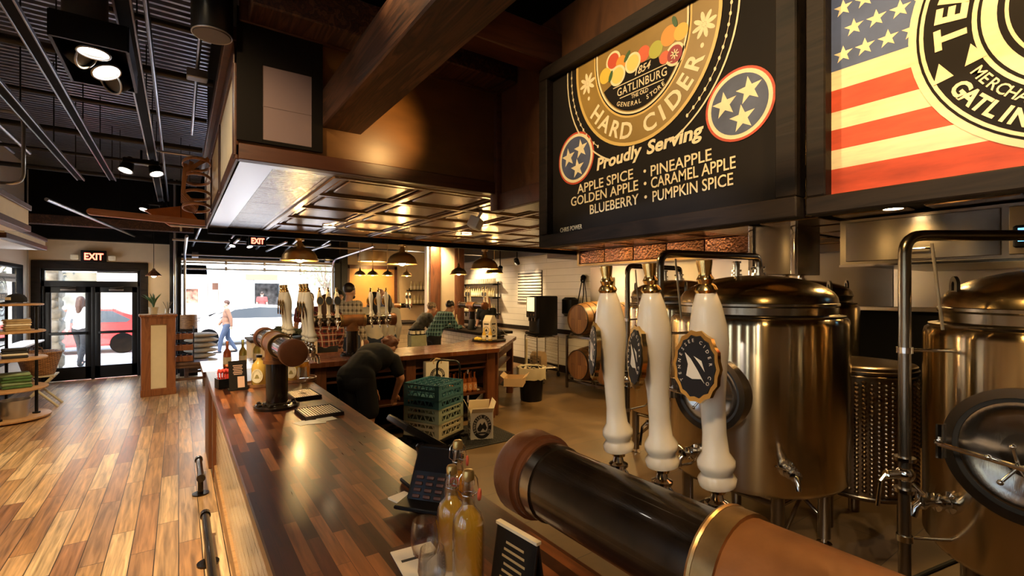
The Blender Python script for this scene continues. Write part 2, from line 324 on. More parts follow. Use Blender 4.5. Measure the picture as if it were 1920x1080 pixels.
    def ring(s, outer, inner, h, M=None, z0=0, closed=True):
        n = len(outer); vs = []
        for z in (z0, z0+h):
            vs += [(p[0], p[1], z) for p in outer]+[(p[0], p[1], z) for p in inner]
        fs = []
        for i in range(n if closed else n-1):
            j = (i+1) % n
            fs += [(2*n+i, 2*n+j, 3*n+j, 3*n+i), (i, n+i, n+j, j), (i, j, 2*n+j, 2*n+i), (n+i, 3*n+i, 3*n+j, n+j)]
        if not closed: fs += [(0, 2*n, 3*n, n), (n-1, 2*n-1, 4*n-1, 3*n-1)]
        return s.faces(vs, fs, M)
    def text(s, body, size, M=None, ext=.0006, bold=0, ax='CENTER', shear=0, space=1, sx=1):
        cu = bpy.data.curves.new('t', 'FONT'); cu.body = body; cu.size = size; cu.extrude = ext; cu.offset = bold
        cu.align_x = ax; cu.shear = shear; cu.space_character = space; cu.resolution_u = 3
        ob = bpy.data.objects.new('t', cu); me = ob.to_mesh()
        T = (M or Matrix.Identity(4)) @ Matrix.Diagonal((sx, 1, 1, 1))
        vs = [v.co.copy() for v in me.vertices]; fs = [tuple(p.vertices) for p in me.polygons]
        ob.to_mesh_clear(); bpy.data.objects.remove(ob); bpy.data.curves.remove(cu)
        return s.faces(vs, fs, T)
    def arc_text(s, body, size, R, a0, a1, M=None, inside=False, bold=0, ext=.0006, ry=None):
        """letters one by one along an arc, a0 -> a1 in degrees; inside = bottoms towards the outside (bottom arc)"""
        ry = ry or R
        for i, ch in enumerate(body):
            a = math.radians(a0+(a1-a0)*i/max(1, len(body)-1))
            if ch == ' ': continue
            rot = a-PI/2 if not inside else a+PI/2
            T = (M or Matrix.Identity(4)) @ Matrix.Translation((R*math.cos(a), ry*math.sin(a), 0)) @ Matrix.Rotation(rot, 4, 'Z') @ Matrix.Translation((0, -size*.35, 0))
            s.text(ch, size, T, ext, bold)
        return s
    def build(s, name, mats, parent=None, angle=38, smooth=True):
        bmesh.ops.recalc_face_normals(s.bm, faces=s.bm.faces[:])
        me = bpy.data.meshes.new(name); s.bm.to_mesh(me); s.bm.free()
        for m in (mats if isinstance(mats, (list, tuple)) else [mats]): me.materials.append(m)
        if smooth:
            me.polygons.foreach_set('use_smooth', [True]*len(me.polygons)); me.set_sharp_from_angle(angle=math.radians(angle))
        o = bpy.data.objects.new(name, me); COL.objects.link(o)
        if parent is not None: o.parent = parent
        return o
def tag(o, label, cat, group=None, kind=None):
    o['label'] = label; o['category'] = cat
    if group: o['group'] = group
    if kind: o['kind'] = kind
    return o
def thing(name, label, cat, loc=(0, 0, 0), rz=0, group=None):
    o = bpy.data.objects.new(name, None); COL.objects.link(o); o.empty_display_size = .05
    o.location = loc; o.rotation_euler = (0, 0, rz)
    return tag(o, label, cat, group)
def struct(o): o['kind'] = 'structure'; return o
def dup(root, loc, rz=None, label=None, group=None):
    r = root.copy(); COL.objects.link(r); r.location = loc
    if rz is not None: r.rotation_euler = (0, 0, rz)
    if label: r['label'] = label
    if group: r['group'] = group
    for ch in list(root.children):
        c = ch.copy(); COL.objects.link(c); c.parent = r
        for g in list(ch.children):
            d = g.copy(); COL.objects.link(d); d.parent = c
    return r
def ell(rx, ry, n=48, a0=0, a1=360, c=(0, 0)):
    m = n if a1-a0 >= 360 else n-1
    return [(c[0]+rx*math.cos(math.radians(a0+(a1-a0)*i/m)), c[1]+ry*math.sin(math.radians(a0+(a1-a0)*i/m))) for i in range(n)]
def star(c, r, rot=90, k=.40):
    return [(c[0]+(r if i % 2 == 0 else r*k)*math.cos(math.radians(rot+36*i)), c[1]+(r if i % 2 == 0 else r*k)*math.sin(math.radians(rot+36*i))) for i in range(10)]
def round_path(pts, r, n=5):
    """polyline with rounded corners"""
    pts = [Vector(p) for p in pts]; out = [pts[0]]
    for i in range(1, len(pts)-1):
        a, b, c = pts[i-1], pts[i], pts[i+1]; u = (a-b); v = (c-b); q = min(r, u.length*.49, v.length*.49)
        p0 = b+u.normalized()*q; p1 = b+v.normalized()*q
        for k in range(n+1):
            t = k/n; out.append(p0*(1-t)**2+b*2*t*(1-t)+p1*t*t)
    out.append(pts[-1]); return out
# ================================================================== SETTING
XL, XR, YN, YF = -2.4, 7.05, -3.0, 13.0
m = MB(); m.span((XL, YN, -.12), (.62, YF+.25, 0)); m.span((.62, 6.2, -.12), (4.2, YF+.25, 0)); m.span((4.2, 9.3, -.12), (XR, YF+.25, 0))
struct(m.build('floor', M_floor, smooth=False))
m = MB(); m.span((.62, YN, -.12), (XR, 6.2, 0)); m.span((4.2, 6.2, -.12), (XR, 9.3, 0))
struct(m.build('floor_staff', M_conc, smooth=False))
# corrugated roof deck: trapezoid ribs running across
m = MB(); vs = []; fs = []; y = YN; prof = []
while y < YF+.2:
    prof += [(y, 4.22), (y+.030, 4.22), (y+.036, 4.305), (y+.094, 4.305)]; y += .10
for (yy, zz) in prof: vs += [(XL-.1, yy, zz), (.40, yy, zz)]
fs = [(2*i, 2*i+1, 2*i+3, 2*i+2) for i in range(len(prof)-1)]
m.faces(vs, fs)
struct(m.build('ceiling_deck', P('dark_deck_metal', (.48, .48, .52), .33, .9), angle=20, smooth=False))
m = MB(); m.span((XL-.2, YN-.2, 4.32), (XR+.2, YF+.4, 4.45)); struct(m.build('ceiling', M_black, smooth=False))
m = MB(); m.span((.30, YN, 3.5), (XR, 2.90, 3.6)); m.span((.28, YN, 3.5), (.40, 2.90, 4.32)); struct(m.build('ceiling_black', M_black, smooth=False))
# walls
def wall_y(name, y0, y1, x0, x1, z0, z1, holes, mt):
    m = MB(); xs = sorted({x0, x1} | {h[0] for h in holes} | {h[1] for h in holes})
    for a, b in zip(xs[:-1], xs[1:]):
        hs = sorted([(h[2], h[3]) for h in holes if h[0] <= a+1e-6 and h[1] >= b-1e-6]); z = z0
        for (p, q) in hs:
            if p > z: m.span((a, y0, z), (b, y1, p))
            z = q
        if z < z1: m.span((a, y0, z), (b, y1, z1))
    return struct(m.build(name, mt, smooth=False))
wall_y('wall_back', YF, YF+.2, XL-.2, XR+.2, 0, 4.4, [(-2.22, -.66, 0, 2.34), (.05, 3.33, 0, 2.5)], M_beige)
m = MB(); m.span((XL-.2, YN-.2, 0), (XR+.2, YN, 4.4)); struct(m.build('wall_rear', M_beige, smooth=False))
m = MB()
for a, b, c, d in ((YN, -1.5, 0, 4.4), (-1.5, -1.2, 0, .7), (-1.5, -1.2, 3.0, 4.4), (-1.2, -.5, 0, 4.4), (-.5, -.2, 0, .7), (-.5, -.2, 3.0, 4.4), (-.2, .6, 0, 4.4), (.6, .9, 0, .7), (.6, .9, 3.0, 4.4), (.9, 1.7, 0, 4.4), (1.7, 2.0, 0, .7), (1.7, 2.0, 3.0, 4.4), (2.0, 10.3, 0, 4.4), (10.3, 12.55, 0, .75), (10.3, 12.55, 2.3, 4.4), (12.55, YF+.2, 0, 4.4)): m.span((XL-.2, a, c), (XL, b, d))
struct(m.build('wall_left', M_white, smooth=False))
m = MB(); m.span((XR, YN-.2, 0), (XR+.2, YF+.2, 4.4)); struct(m.build('wall_right', M_ship, smooth=False))
# black bulkheads over door and garage opening
m = MB(); m.span((XL, 12.72, 2.84), (-.12, YF, 4.32)); m.span((-.12, 12.72, 2.56), (3.42, YF, 4.32)); struct(m.build('trim_1', M_black, smooth=False))
m = MB(); m.span((XL, 11.9, 3.02), (.26, 12.06, 3.20), .01); struct(m.build('trim_2', M_beam))
# baseboards and rails
m = MB(); m.span((XR-.03, 7.3, 0), (XR, 13, .16), .004); m.span((XR-.035, 7.3, .86), (XR, 13, .96), .006); struct(m.build('baseboard_right', M_blackwood))
m = MB(); m.span((XL, 10.2, .62), (XL+.12, 12.75, .75), .01); m.span((XL, 6, 0), (XL+.03, 12.9, .2)); struct(m.build('baseboard_left', M_blackwood))
# ---- left window with lettering on the glass
m = MB()
for a, b, c, d in ((10.3, 12.55, .75, .81), (10.3, 12.55, 2.24, 2.3), (10.3, 10.36, .75, 2.3), (12.49, 12.55, .75, 2.3)): m.span((XL-.12, a, c), (XL+.02, b, d), .006)
w1 = struct(m.build('window_1', M_black))
for n_, (ya, yb) in ((2, (-1.5, -1.2)), (3, (-.5, -.2)), (4, (.6, .9)), (5, (1.7, 2.0))):  # unseen windows added, kept narrow to draw daylight streaks on the tanks
    m = MB()
    for a, b, c, d in ((ya, yb, .7, .73), (ya, yb, 2.97, 3.0), (ya, ya+.02, .7, 3.0), (yb-.02, yb, .7, 3.0), (ya, yb, 1.8, 1.83)): m.span((XL-.12, a, c), (XL+.02, b, d), .006)
    w_ = struct(m.build('window_%d' % n_, M_black)); m = MB(); m.span((XL-.07, ya+.02, .73), (XL-.06, yb-.02, 2.97)); m.build('pane', M_pane, w_)
m = MB(); m.span((XL-.07, 10.36, .81), (XL-.06, 12.49, 2.24)); m.build('pane', M_pane, w1)
WM = basis((0, 1, 0), (0, 0, 1), (1, 0, 0), (XL-.05, 11.55, 1.72))
m = MB(); m.ring(ell(.34, .34), ell(.31, .31), .002, WM); m.ring(ell(.25, .25), ell(.235, .235), .002, WM)
m.span((XL-.052, 11.22, 1.66), (XL-.05, 11.88, 1.78)); m.arc_text('TENNESSEE', .075, .275, 155, 25, WM); m.box((0, -.19, 0), (.2, .02, .002), M=WM)
m.build('window_lettering', P('grey_window_print', (.20, .22, .25), .6), w1)
m = MB(); m.text('THE OLD', .10, WM @ TR((-.03, -.035, .003)), .001, .003); m.build('window_lettering_white', M_white, w1)
m = MB(); m.span((XL-.055, 10.5, 1.98), (XL-.05, 12.4, 2.12)); m.build('window_band', P('pale_print', (.55, .56, .58), .6), w1)
m = MB()
for k in range(22): m.box((-.95+.085*k, .33, .004), (.05, .035, .002), M=WM)
m.build('band_print', P('grey_window_print'), w1)
# ---- double exit door
m = MB(); DY = 12.96
m.span((-2.36, DY, 2.26), (-.54, YF+.05, 2.42), .012); m.span((-2.36, DY, 0), (-2.22, YF+.05, 2.30), .012); m.span((-.68, DY, 0), (-.54, YF+.05, 2.30), .012)
struct(m.build('trim_3', M_blackwood))
dr = bpy.data.objects.new('door_1', None); COL.objects.link(dr); struct(dr)
m = MB(); m.span((-2.22, 13.02, 1.90), (-.68, 13.12, 2.02), .008); m.span((-2.22, 13.02, 2.22), (-.68, 13.12, 2.28), .008); m.span((-2.22, 13.02, 0), (-2.17, 13.12, 2.25), .008); m.span((-.73, 13.02, 0), (-.68, 13.12, 2.25), .008); m.span((-1.48, 13.04, 0), (-1.42, 13.10, 1.92), .006)
m.build('frame', M_blacksat, dr)
m = MB(); m.span((-2.17, 13.06, 2.02), (-.73, 13.07, 2.22)); m.build('transom_pane', M_pane, dr)
for a, b in ((-2.17, -1.48), (-1.42, -.73)):
    m = MB(); m.span((a, 13.04, .01), (a+.09, 13.09, 1.9), .006); m.span((b-.09, 13.04, .01), (b, 13.09, 1.9), .006); m.span((a, 13.04, .01), (b, 13.09, .27), .006); m.span((a, 13.04, 1.78), (b, 13.09, 1.9), .006)
    lf = m.build('door_leaf', M_blacksat, dr)
    m = MB(); m.span((a+.09, 13.06, .27), (b-.09, 13.07, 1.78)); m.build('pane', M_pane, lf)
    m = MB(); m.span((a+.06, 12.98, .93), (b-.06, 13.02, .99), .01); m.box((a+.1, 13.03, .96), (.04, .06, .05)); m.box((b-.1, 13.03, .96), (.04, .06, .05)); m.build('push_bar', M_blacksat, lf)
    m = MB(); m.box(((a+b)/2, 13.01, 1.84), (.24, .05, .05), bev=.01); m.tube([((a+b)/2, 12.99, 1.86), ((a+b)/2-.1, 12.95, 1.88), ((a+b)/2+.12, 12.99, 1.90)], .008); m.build('door_closer', P('bronze_closer', (.12, .10, .09), .4, .6), lf)
# ---- overhead garage door rolled up: frame, top section, tracks
gd = bpy.data.objects.new('door_2', None); COL.objects.link(gd); struct(gd)
m = MB(); m.span((-.12, 12.86, 0), (.05, 13.1, 2.56), .01); m.span((3.33, 12.86, 0), (3.50, 13.1, 2.56), .01); m.build('frame', M_blacksat, gd)
for zz in (2.30, 2.44):
    m = MB(); m.span((.05, 12.90, zz), (3.33, 12.94, zz+.035), .004)
    for xx in (.9, 1.7, 2.5): m.box((xx, 12.90, zz+.03), (.05, .04, .09), bev=.006)
    m.build('section_rail', P('white_aluminium', (.62, .62, .64), .35, .6), gd)
m = MB(); m.span((.08, 12.91, 2.335), (3.30, 12.92, 2.44)); m.build('section_pane', M_pane, gd)
for xx in (.11, 3.27):
    m = MB(); m.tube(round_path([(xx, 12.82, .05), (xx, 12.82, 2.62), (xx, 9.6, 2.72)], .35), .026, 8); m.build('door_track', M_conduit, gd)
m = MB(); m.cyl((.05, 12.70, 2.62), (3.33, 12.70, 2.62), .022); 
for xx in (.3, 3.1): m.cyl((xx-.06, 12.70, 2.62), (xx+.06, 12.70, 2.62), .07)
m.build('torsion_bar', M_conduit, gd)
for xx in (.9, 1.7, 2.5):
    m = MB(); m.span((xx-.02, 10.0, 2.74), (xx+.02, 12.6, 2.77), .003); m.build('raised_panel_stile', P('white_aluminium'), gd)
# black post between door and garage opening, cream wall return
m = MB(); m.span((-.16, 12.66, 0), (-.02, 12.80, 4.3), .008); struct(m.build('trim_4', M_blacksat))
# ---- main soffit with tin ceiling
m = MB(); m.span((.262, 2.945, 2.52), (6.95, 6.26, 2.60)); m.span((.262, 6.16, 2.44), (6.95, 6.262, 2.62)); m.span((.28, 2.96, 2.6), (.38, 6.24, 4.32)); m.span((.28, 6.12, 2.6), (6.95, 6.22, 3.4)); struct(m.build('ceiling_soffit', M_black, smooth=False))
m = MB()
m.mi = 0; m.span((.27, 2.95, 2.500), (.44, 6.24, 2.522)); m.span((.44, 2.95, 2.500), (6.9, 3.02, 2.522))
m.mi = 1
for k in range(5): m.span((.445, 3.025+.62*k, 2.505), (.795, 3.025+.62*k+.612, 2.524))
m.mi = 2; m.span((.80, 3.02, 2.518), (6.9, 6.2, 2.53))
for i in range(11):
    x = .80+.6*i
    m.span((x-.028, 3.0, 2.492), (x+.028, 6.2, 2.522), .008); m.span((x-.062, 3.0, 2.503), (x-.04, 6.2, 2.522), .004); m.span((x+.04, 3.0, 2.503), (x+.062, 6.2, 2.522), .004)
for j in range(6):
    y = 3.02+.61*j
    m.span((.80, y-.028, 2.493), (6.9, y+.028, 2.522), .008); m.span((.80, y-.062, 2.504), (6.9, y-.04, 2.522), .004); m.span((.80, y+.04, 2.504), (6.9, y+.062, 2.522), .004)
for i in range(10):
    for j in range(5): m.box((.80+.6*i+.3, 3.02+.61*j+.305, 2.512), (.40, .41, .014), bev=.006)
struct(m.build('ceiling_tin', [P('smooth_tin', (.62, .60, .58), .3, 1), M_hamtin, M_tin]))
# front face of the soffit: plywood, trims, a cream panel with shade painted into its colour
m = MB(); m.span((.26, 2.90, 2.5), (1.93, 2.945, 3.5)); struct(m.build('wall_soffit', M_ply, smooth=False))
m = MB(); m.span((.26, 2.885, 2.50), (1.90, 2.905, 2.585), .004); m.span((.26, 2.87, 3.22), (1.90, 2.905, 3.34), .006); struct(m.build('trim_5', M_trim))
m = MB(); m.span((.25, 2.88, 2.6), (.37, 2.90, 3.3)); m.span((.62, 2.88, 2.6), (.68, 2.90, 3.3)); m.span((.36, 2.881, 2.6), (.63, 2.90, 2.62)); m.span((.36, 2.881, 3.02), (.63, 2.90, 3.22)); struct(m.build('trim_6', P('black_brown_panel', (.008, .005, .003), .7, spec=.2)))
m = MB(); m.span((.37, 2.884, 2.62), (.62, 2.898, 3.02)); m.span((.37, 2.882, 2.80), (.62, 2.899, 2.803)); struct(m.build('trim_7', P('shaded_cream_panel', (.25, .165, .155), .6)))  # cream panel, its shade put into the mauve colour
# left face: cream panels in a wood frame
m = MB(); m.span((.245, 2.90, 2.50), (.262, 6.26, 2.58), .004); m.span((.235, 2.90, 3.0), (.262, 6.26, 3.12), .004)
for y in (2.90, 4.02, 5.12, 6.16): m.span((.238, y, 2.52), (.262, y+.10, 3.1), .004)
m.span((.20, 2.9, 3.12), (.30, 6.26, 3.20), .006)
struct(m.build('trim_8', M_trim))
m = MB(); m.span((.248, 2.95, 2.58), (.26, 6.2, 3.02)); struct(m.build('trim_9', M_creamp, smooth=False))
m = MB(); m.span((.262, 2.9, 3.1), (.30, 6.3, 4.3)); struct(m.build('wall_black', M_black, smooth=False))
# drop wall behind the sign boards
m = MB(); m.span((1.90, YN, 2.40), (1.98, 2.90, 3.5)); struct(m.build('wall_drop', wood('dark_plywood', [(.05, .018, .007), (.11, .042, .014), (.07, .026, .009)], (2, 6, 2), .45, .05), smooth=False))
m = MB(); m.span((1.88, YN, 2.38), (1.905, 2.93, 2.50), .004); m.span((1.86, 2.86, 2.38), (1.93, 2.95, 3.3), .005); struct(m.build('trim_10', M_trim))
m = MB(); m.span((.92, 2.20, 3.16), (1.90, 2.36, 3.36), .006); struct(m.build('trim_11', M_trim))
m = MB(); m.span((.30, 2.66, 3.22), (1.90, 2.86, 3.42), .008); struct(m.build('trim_12', M_beam))
# low ceiling over the tanks with pressed tin
m = MB(); m.span((1.98, YN, 2.44), (XR, 2.92, 2.52)); struct(m.build('ceiling_low', M_black, smooth=False))
m = MB()
for i in range(9):
    for j in range(10): m.box((2.3+.6*i, -2.7+.6*j, 2.435), (.5, .5, .02), bev=.008)
struct(m.build('ceiling_tin_low', M_tin))
# big timber running from the soffit to the front
m = MB(); m.span((.68, YN, 2.75), (.91, 2.92, 2.97), .008); tag(m.build('timber_beam', M_beam), 'heavy dark timber beam running overhead from the plywood soffit face towards the front', 'beam')
# copper fascia and its soffit
m = MB(); m.mi = 0; m.span((5.70, 2.95, 2.31), (XR, 6.15, 2.42))
struct(m.build('ceiling_alcove', M_tin, smooth=False))
cf = thing('copper_fascia', 'hammered copper panel fascia over the alcove of small tanks', 'fascia', (5.70, 3.12, 2.27))
for k in range(5):
    m = MB(); m.box((-.02, .30+.6*k-.005, .115), (.04, .588, .22), bev=.012); m.build('copper_panel', M_copper, cf)
m = MB(); m.span((-.05, -.02, -.03), (0, 3.0, 0)); m.span((-.05, 2.98, -.02), (0, 3.03, .22)); m.build('edge_trim', M_brass, cf)
# stainless sheets on the right wall
m = MB(); m.mi = 0
for a, b, zc in ((-2.9, -.4, 1.62), (-.4, 2.1, 1.62), (2.1, 4.6, 1.62), (4.6, 7.25, .9)): m.span((XR-.02, a+.004, zc), (XR-.001, b-.004, 2.31), .002)
m.span((XR-.05, 4.6, .84), (XR, 7.25, .9), .006); m.span((XR-.10, -2.9, 1.57), (XR, 4.6, 1.62), .006)
tag(m.build('stainless_wall_cladding', M_clad), 'stainless sheet cladding on the wall behind the tanks', 'wall panel')
# exhaust hood with doors
m = MB(); m.span((XR-.03, -2.95, 0), (XR-.001, 4.6, 1.57)); struct(m.build('wall_panel_dark', M_black, smooth=False))
h = thing('exhaust_hood', 'long stainless hood with pull handles behind the right tanks', 'hood', (4.7, -1.2, 2.03))
m = MB(); m.faces([(0, 0, .0), (0, 2.98, .0), (0, 2.98, .38), (0, 0, .38), (2.3, 0, 0), (2.3, 2.98, 0), (2.3, 2.98, .38), (2.3, 0, .38)], [(0, 1, 2, 3), (4, 7, 6, 5), (1, 5, 6, 2), (0, 3, 7, 4), (3, 2, 6, 7), (0, 4, 5, 1)])
m.build('hood_body', M_steelh, h, smooth=False)
for k in range(3):
    m = MB(); m.box((-.012, .50+.98*k, .19), (.022, .94, .33), bev=.004); d = m.build('hood_door', M_steelh, h)
    m = MB(); yy = .50+.98*k; m.tube(round_path([(-.02, yy-.09, .10), (-.06, yy-.09, .10), (-.06, yy+.09, .10), (-.02, yy+.09, .10)], .02), .008); m.build('handle', M_chrome, d)
m = MB(); m.span((-.02, 0, -.02), (.03, 2.98, .0)); m.build('drip_edge', M_chrome, h)
# square stainless duct
m = MB(); m.span((4.62, 2.12, 1.96), (5.14, 2.52, 2.44), .004)
dk = tag(m.build('vent_duct', M_steelh), 'square stainless duct dropping from the ceiling behind the tall centre tank', 'duct')
for y in (2.10, 2.495): m = MB(); m.span((4.60, y, 1.96), (4.645, y+.045, 2.44), .003); m.build('corner_strip', M_chrome, dk)
# white light boxes along the left wall
for (xa, ya, yb, za, zb, n) in ((-1.40, 5.4, 7.6, 2.52, 2.76, 13), (-1.80, 8.6, 10.85, 2.52, 2.66, 14)):
    m = MB(); m.mi = 0; m.span((XL, ya, za+.02), (xa, yb, zb)); m.mi = 1; m.span((XL, ya, za-.04), (xa+.02, yb+.02, za+.03), .006); m.span((xa, ya, zb-.04), (xa+.025, yb+.02, zb+.02), .005)
    m.mi = 2; m.span((XL, ya+.08, za-.045), (xa-.08, yb-.08, za-.035))
    struct(m.build('trim_%d' % n, [M_creamp, M_trim, M_white]))
m = MB(); m.span((6.86, 7.4, 2.66), (XR, 13, 4.3)); struct(m.build('trim_16', P('grey_sheet_duct', (.10, .10, .11), .4, .7), smooth=False))
m = MB(); m.span((6.0, 6.26, 2.46), (XR, 7.4, 2.60)); struct(m.build('trim_17', M_trim, smooth=False))
# timber column with cream panel faces in the far room
c = thing('timber_column', 'square dark timber column with cream panels beyond the bar couple', 'column', (5.52, 10.95, 0), math.radians(-14)); c.scale = (1.5, 1.5, 1)
m = MB()
for sx in (-1, 1):
    for sy in (-1, 1): m.box((sx*.20, sy*.20, 2.15), (.16, .16, 4.3), bev=.006)
m.build('corner_post', M_trimv, c)
m = MB(); m.box((0, 0, 2.15), (.50, .50, 4.3)); m.build('panel', M_beige, c, smooth=False)
m = MB(); m.box((-.30, -.05, 2.15), (.03, .22, 4.3)); m.build('white_edge', M_white, c, smooth=False)
# ================================================================== SIGN BOARDS (hung on the drop wall, facing the bar)
SIGNROT = basis((0, -1, 0), (0, 0, 1), (-1, 0, 0)).to_euler()
M_board = P('chalkboard_black', (.014, .010, .007), .8, var=.25, vscale=3, spec=.2)
M_olive = P('olive_gold_paint', (.30, .175, .035), .5, var=.2, vscale=4)
M_oldgold = P('old_gold_paint', (.70, .45, .12), .5)
M_chalk = P('cream_chalk_paint', (.86, .70, .40), .6, var=.08, vscale=30)
M_navy = P('slate_navy_paint', (.075, .085, .135), .6, var=.35, vscale=9)
M_redp = P('brick_red_paint', (.58, .07, .022), .6, var=.25, vscale=9, stretch=(1, 4, 1))
M_stripe = P('aged_cream_paint', (.88, .68, .38), .6, var=.14, vscale=10, stretch=(1, 5, 1))
def flat(m, poly, mi, z, h=.0012): m.mi = mi; m.prism(poly, h, None, z)
def signboard(name, label, loc, w, h, fw, faces):
    t = thing(name, label, 'sign', loc); t.rotation_euler = SIGNROT
    m = MB(); m.box((w/2, h/2, -.012), (w-.02, h-.02, .02)); m.build('board', M_board, t, smooth=False)
    for nm, a, b in (('frame_rail', (0, 0), (w, fw)), ('frame_rail', (0, h-fw), (w, h)), ('frame_stile', (0, fw), (fw, h-fw)), ('frame_stile', (w-fw, fw), (w, h-fw))):
        m = MB(); m.box(((a[0]+b[0])/2, (a[1]+b[1])/2, .012), (b[0]-a[0]-.001, b[1]-a[1]-.001, .075), bev=.005); m.build(nm, M_blackwood, t)
    return t
s1 = signboard('cider_menu_sign', 'black cider menu board with a gold label, star roundels and chalk flavours', (1.84, 2.29, 2.065), 1.475, 1.075, .075, None)
U = lambda rx, ry, n=40, top=.995, c=(.725, .952): [(c[0]-rx, top)]+ell(rx, ry, n, 180, 360, c)+[(c[0]+rx, top)]
m = MB()
m.mi = 0; m.ring(U(.432, .485), U(.292, .350), .0012, None, 0, False)
m.mi = 1; m.ring(U(.442, .495), U(.426, .479), .0018, None, 0, False); m.ring(U(.300, .358), U(.290, .348), .0018, None, 0, False)
m.mi = 2; m.ring(U(.520, .575)[:17], U(.512, .567)[:17], .0012, None, 0, False); m.ring(U(.520, .575)[-17:], U(.512, .567)[-17:], .0012, None, 0, False)
m.ring(U(.284, .340), U(.274, .330), .0018, None, 0, False)
m.mi = 0; m.prism(U(.274, .330), .0008, None, 0)
m.mi = 3; lab = ell(.268, .324, 30, 211, 327, (.725, .952))+[(.914, .796), (.855, .797), (.842, .842), (.645, .844), (.555, .806)]
m.prism(lab, .0014, None, 0)
m.build('painted_label', [M_olive, M_oldgold, M_chalk, M_board], s1, smooth=False)
C0 = TR((.725, .952, .0022))
for wd, a0, a1 in (('HARD', 220, 258), ('CIDER', 281, 328)):
    m = MB(); m.arc_text(wd, .112, .362, a0, a1, C0, True, .003, ry=.418); m.build('label_word', M_chalk, s1, smooth=False)
for sx in (-1, 1):
    m = MB(); cx, cy = .728+sx*.355, .875
    for k in range(8):
        a = PI/4*k+.2; m.prism(ell(.026, .010, 10), .0016, TR((cx+.034*math.cos(a), cy+.034*math.sin(a), 0)) @ Matrix.Rotation(a, 4, 'Z'))
    m.prism(ell(.010, .010, 10), .0016, TR((cx, cy, 0)))
    for dy in (-.085,): m.prism(ell(.009, .011, 10), .0016, TR((cx+sx*-.01, cy+dy, 0)))
    for k in range(13):
        q = U(.482, .535)[1:18] if sx < 0 else U(.482, .535)[-18:-1][::-1]
        p = q[k] if k < len(q) else q[-1]; m.prism(ell(.006, .009, 8), .0014, TR((p[0], p[1], 0)))
    m.ring(U(.4835, .5365)[:14] if sx < 0 else U(.4835, .5365)[-14:], U(.4805, .5335)[:14] if sx < 0 else U(.4805, .5335)[-14:], .001, None, 0, False)
    m.build('painted_ornament', M_chalk, s1, smooth=False)
m = MB(); m.text('1854', .050, TR((.746, .797, .0022), (0, 0, .04)), .0005, .0004, shear=.35); m.build('label_word', M_chalk, s1, smooth=False)
m = MB(); m.text('GATLINBURG', .056, TR((.742, .730, .0022), (0, 0, .0)), .0005, .0004, sx=.83, space=1.1); m.build('label_word', M_chalk, s1, smooth=False)
m = MB(); m.text('THE OLD', .028, TR((.735, .690, .0022)), .0005, .0003, sx=.9); m.build('label_word', M_chalk, s1, smooth=False)
m = MB(); m.arc_text('GENERAL STORE', .031, .312, 245, 297, TR((.73, .975, .0022)), True, .0003, .0005); m.build('label_word', M_chalk, s1, smooth=False)
m = MB()
for dy, w_ in ((.781, .36), (.716, .27)): m.box((.742, dy, .002), (w_, .004, .001))
m.build('label_rules', M_chalk, s1, smooth=False)
# fruit above the label
fr = [(.505, .868, .048, 2), (.561, .925, .046, 0), (.616, .895, .042, 3), (.757, .882, .046, 9), (.830, .872, .048, 4), (.905, .905, .055, 3), (.968, .895, .045, 5), (.880, .815, .035, 9), (.935, .808, .048, 6), (.691, .865, .046, 1), (.592, .838, .048, 1)]
M_fr = [P('fruit_red', (.60, .08, .03), .5), P('fruit_lemon', (.80, .60, .14), .5), P('fruit_yellow', (.74, .50, .06), .5), P('fruit_orange', (.78, .30, .04), .5), P('fruit_lime', (.45, .42, .05), .5), P('fruit_gold', (.82, .45, .06), .5), P('fruit_crimson', (.32, .02, .02), .5), P('leaf_paint', (.05, .11, .03), .5), M_chalk, P('fruit_coral', (.70, .12, .04), .5)]
m = MB()
for i, (x, y, r, k) in enumerate(fr):
    if k in (0, 6, 1): flat(m, ell(r*1.08, r*1.08, 24, c=(x, y)), 8, 0, .0010+.0001*i)
    flat(m, ell(r*.84, r*.84, 24, c=(x, y)), k, 0, .0013+.0001*i)
for (x, y, a) in ((.655, .91, .9), (.935, .955, 1.9), (.545, .85, 1.2)):
    m.mi = 7; m.prism(ell(.03, .012, 12), .0024, TR((x, y, 0), (0, 0, a)))
m.mi = 8
for k in range(4): m.box((.935, .808, .0026), (.045, .005, .002), (0, 0, PI/4*k))
m.build('painted_fruit', M_fr, s1, smooth=False)
def roundel(t, c, r):
    m = MB(); flat(m, ell(r, r, c=c), 0, 0, .0010); flat(m, ell(r*.93, r*.93, c=c), 1, 0, .0015); flat(m, ell(r*.82, r*.82, c=c), 2, 0, .002)
    for k in range(3):
        a = math.radians(45+120*k) if r > .143 else math.radians(35+120*k)
        q = (c[0]+r*.42*math.cos(a), c[1]+r*.42*math.sin(a)); flat(m, star(q, r*.38, 96), 1, 0, .0026)
    m.build('star_roundel', [M_redp, M_chalk, M_navy], t, smooth=False)
roundel(s1, (.277, .488), .146); roundel(s1, (1.235, .485), .146)
def fitw(b, size, wd):
    q = MB(); q.text(b, size, None, .0006, 0, 'LEFT'); xs = [v.co.x for v in q.bm.verts]; q.bm.free(); return wd/(max(xs)-min(xs))
for b, x, y in (('Proudly', .440, .385), ('Serving', .775, .392)):
    m = MB(); m.text(b, .088, TR((x, y, .001), (0, 0, .03)), .0006, .0028, 'LEFT', shear=.18, sx=fitw(b, .088, .29)); m.build('script_word', M_chalk, s1, smooth=False)
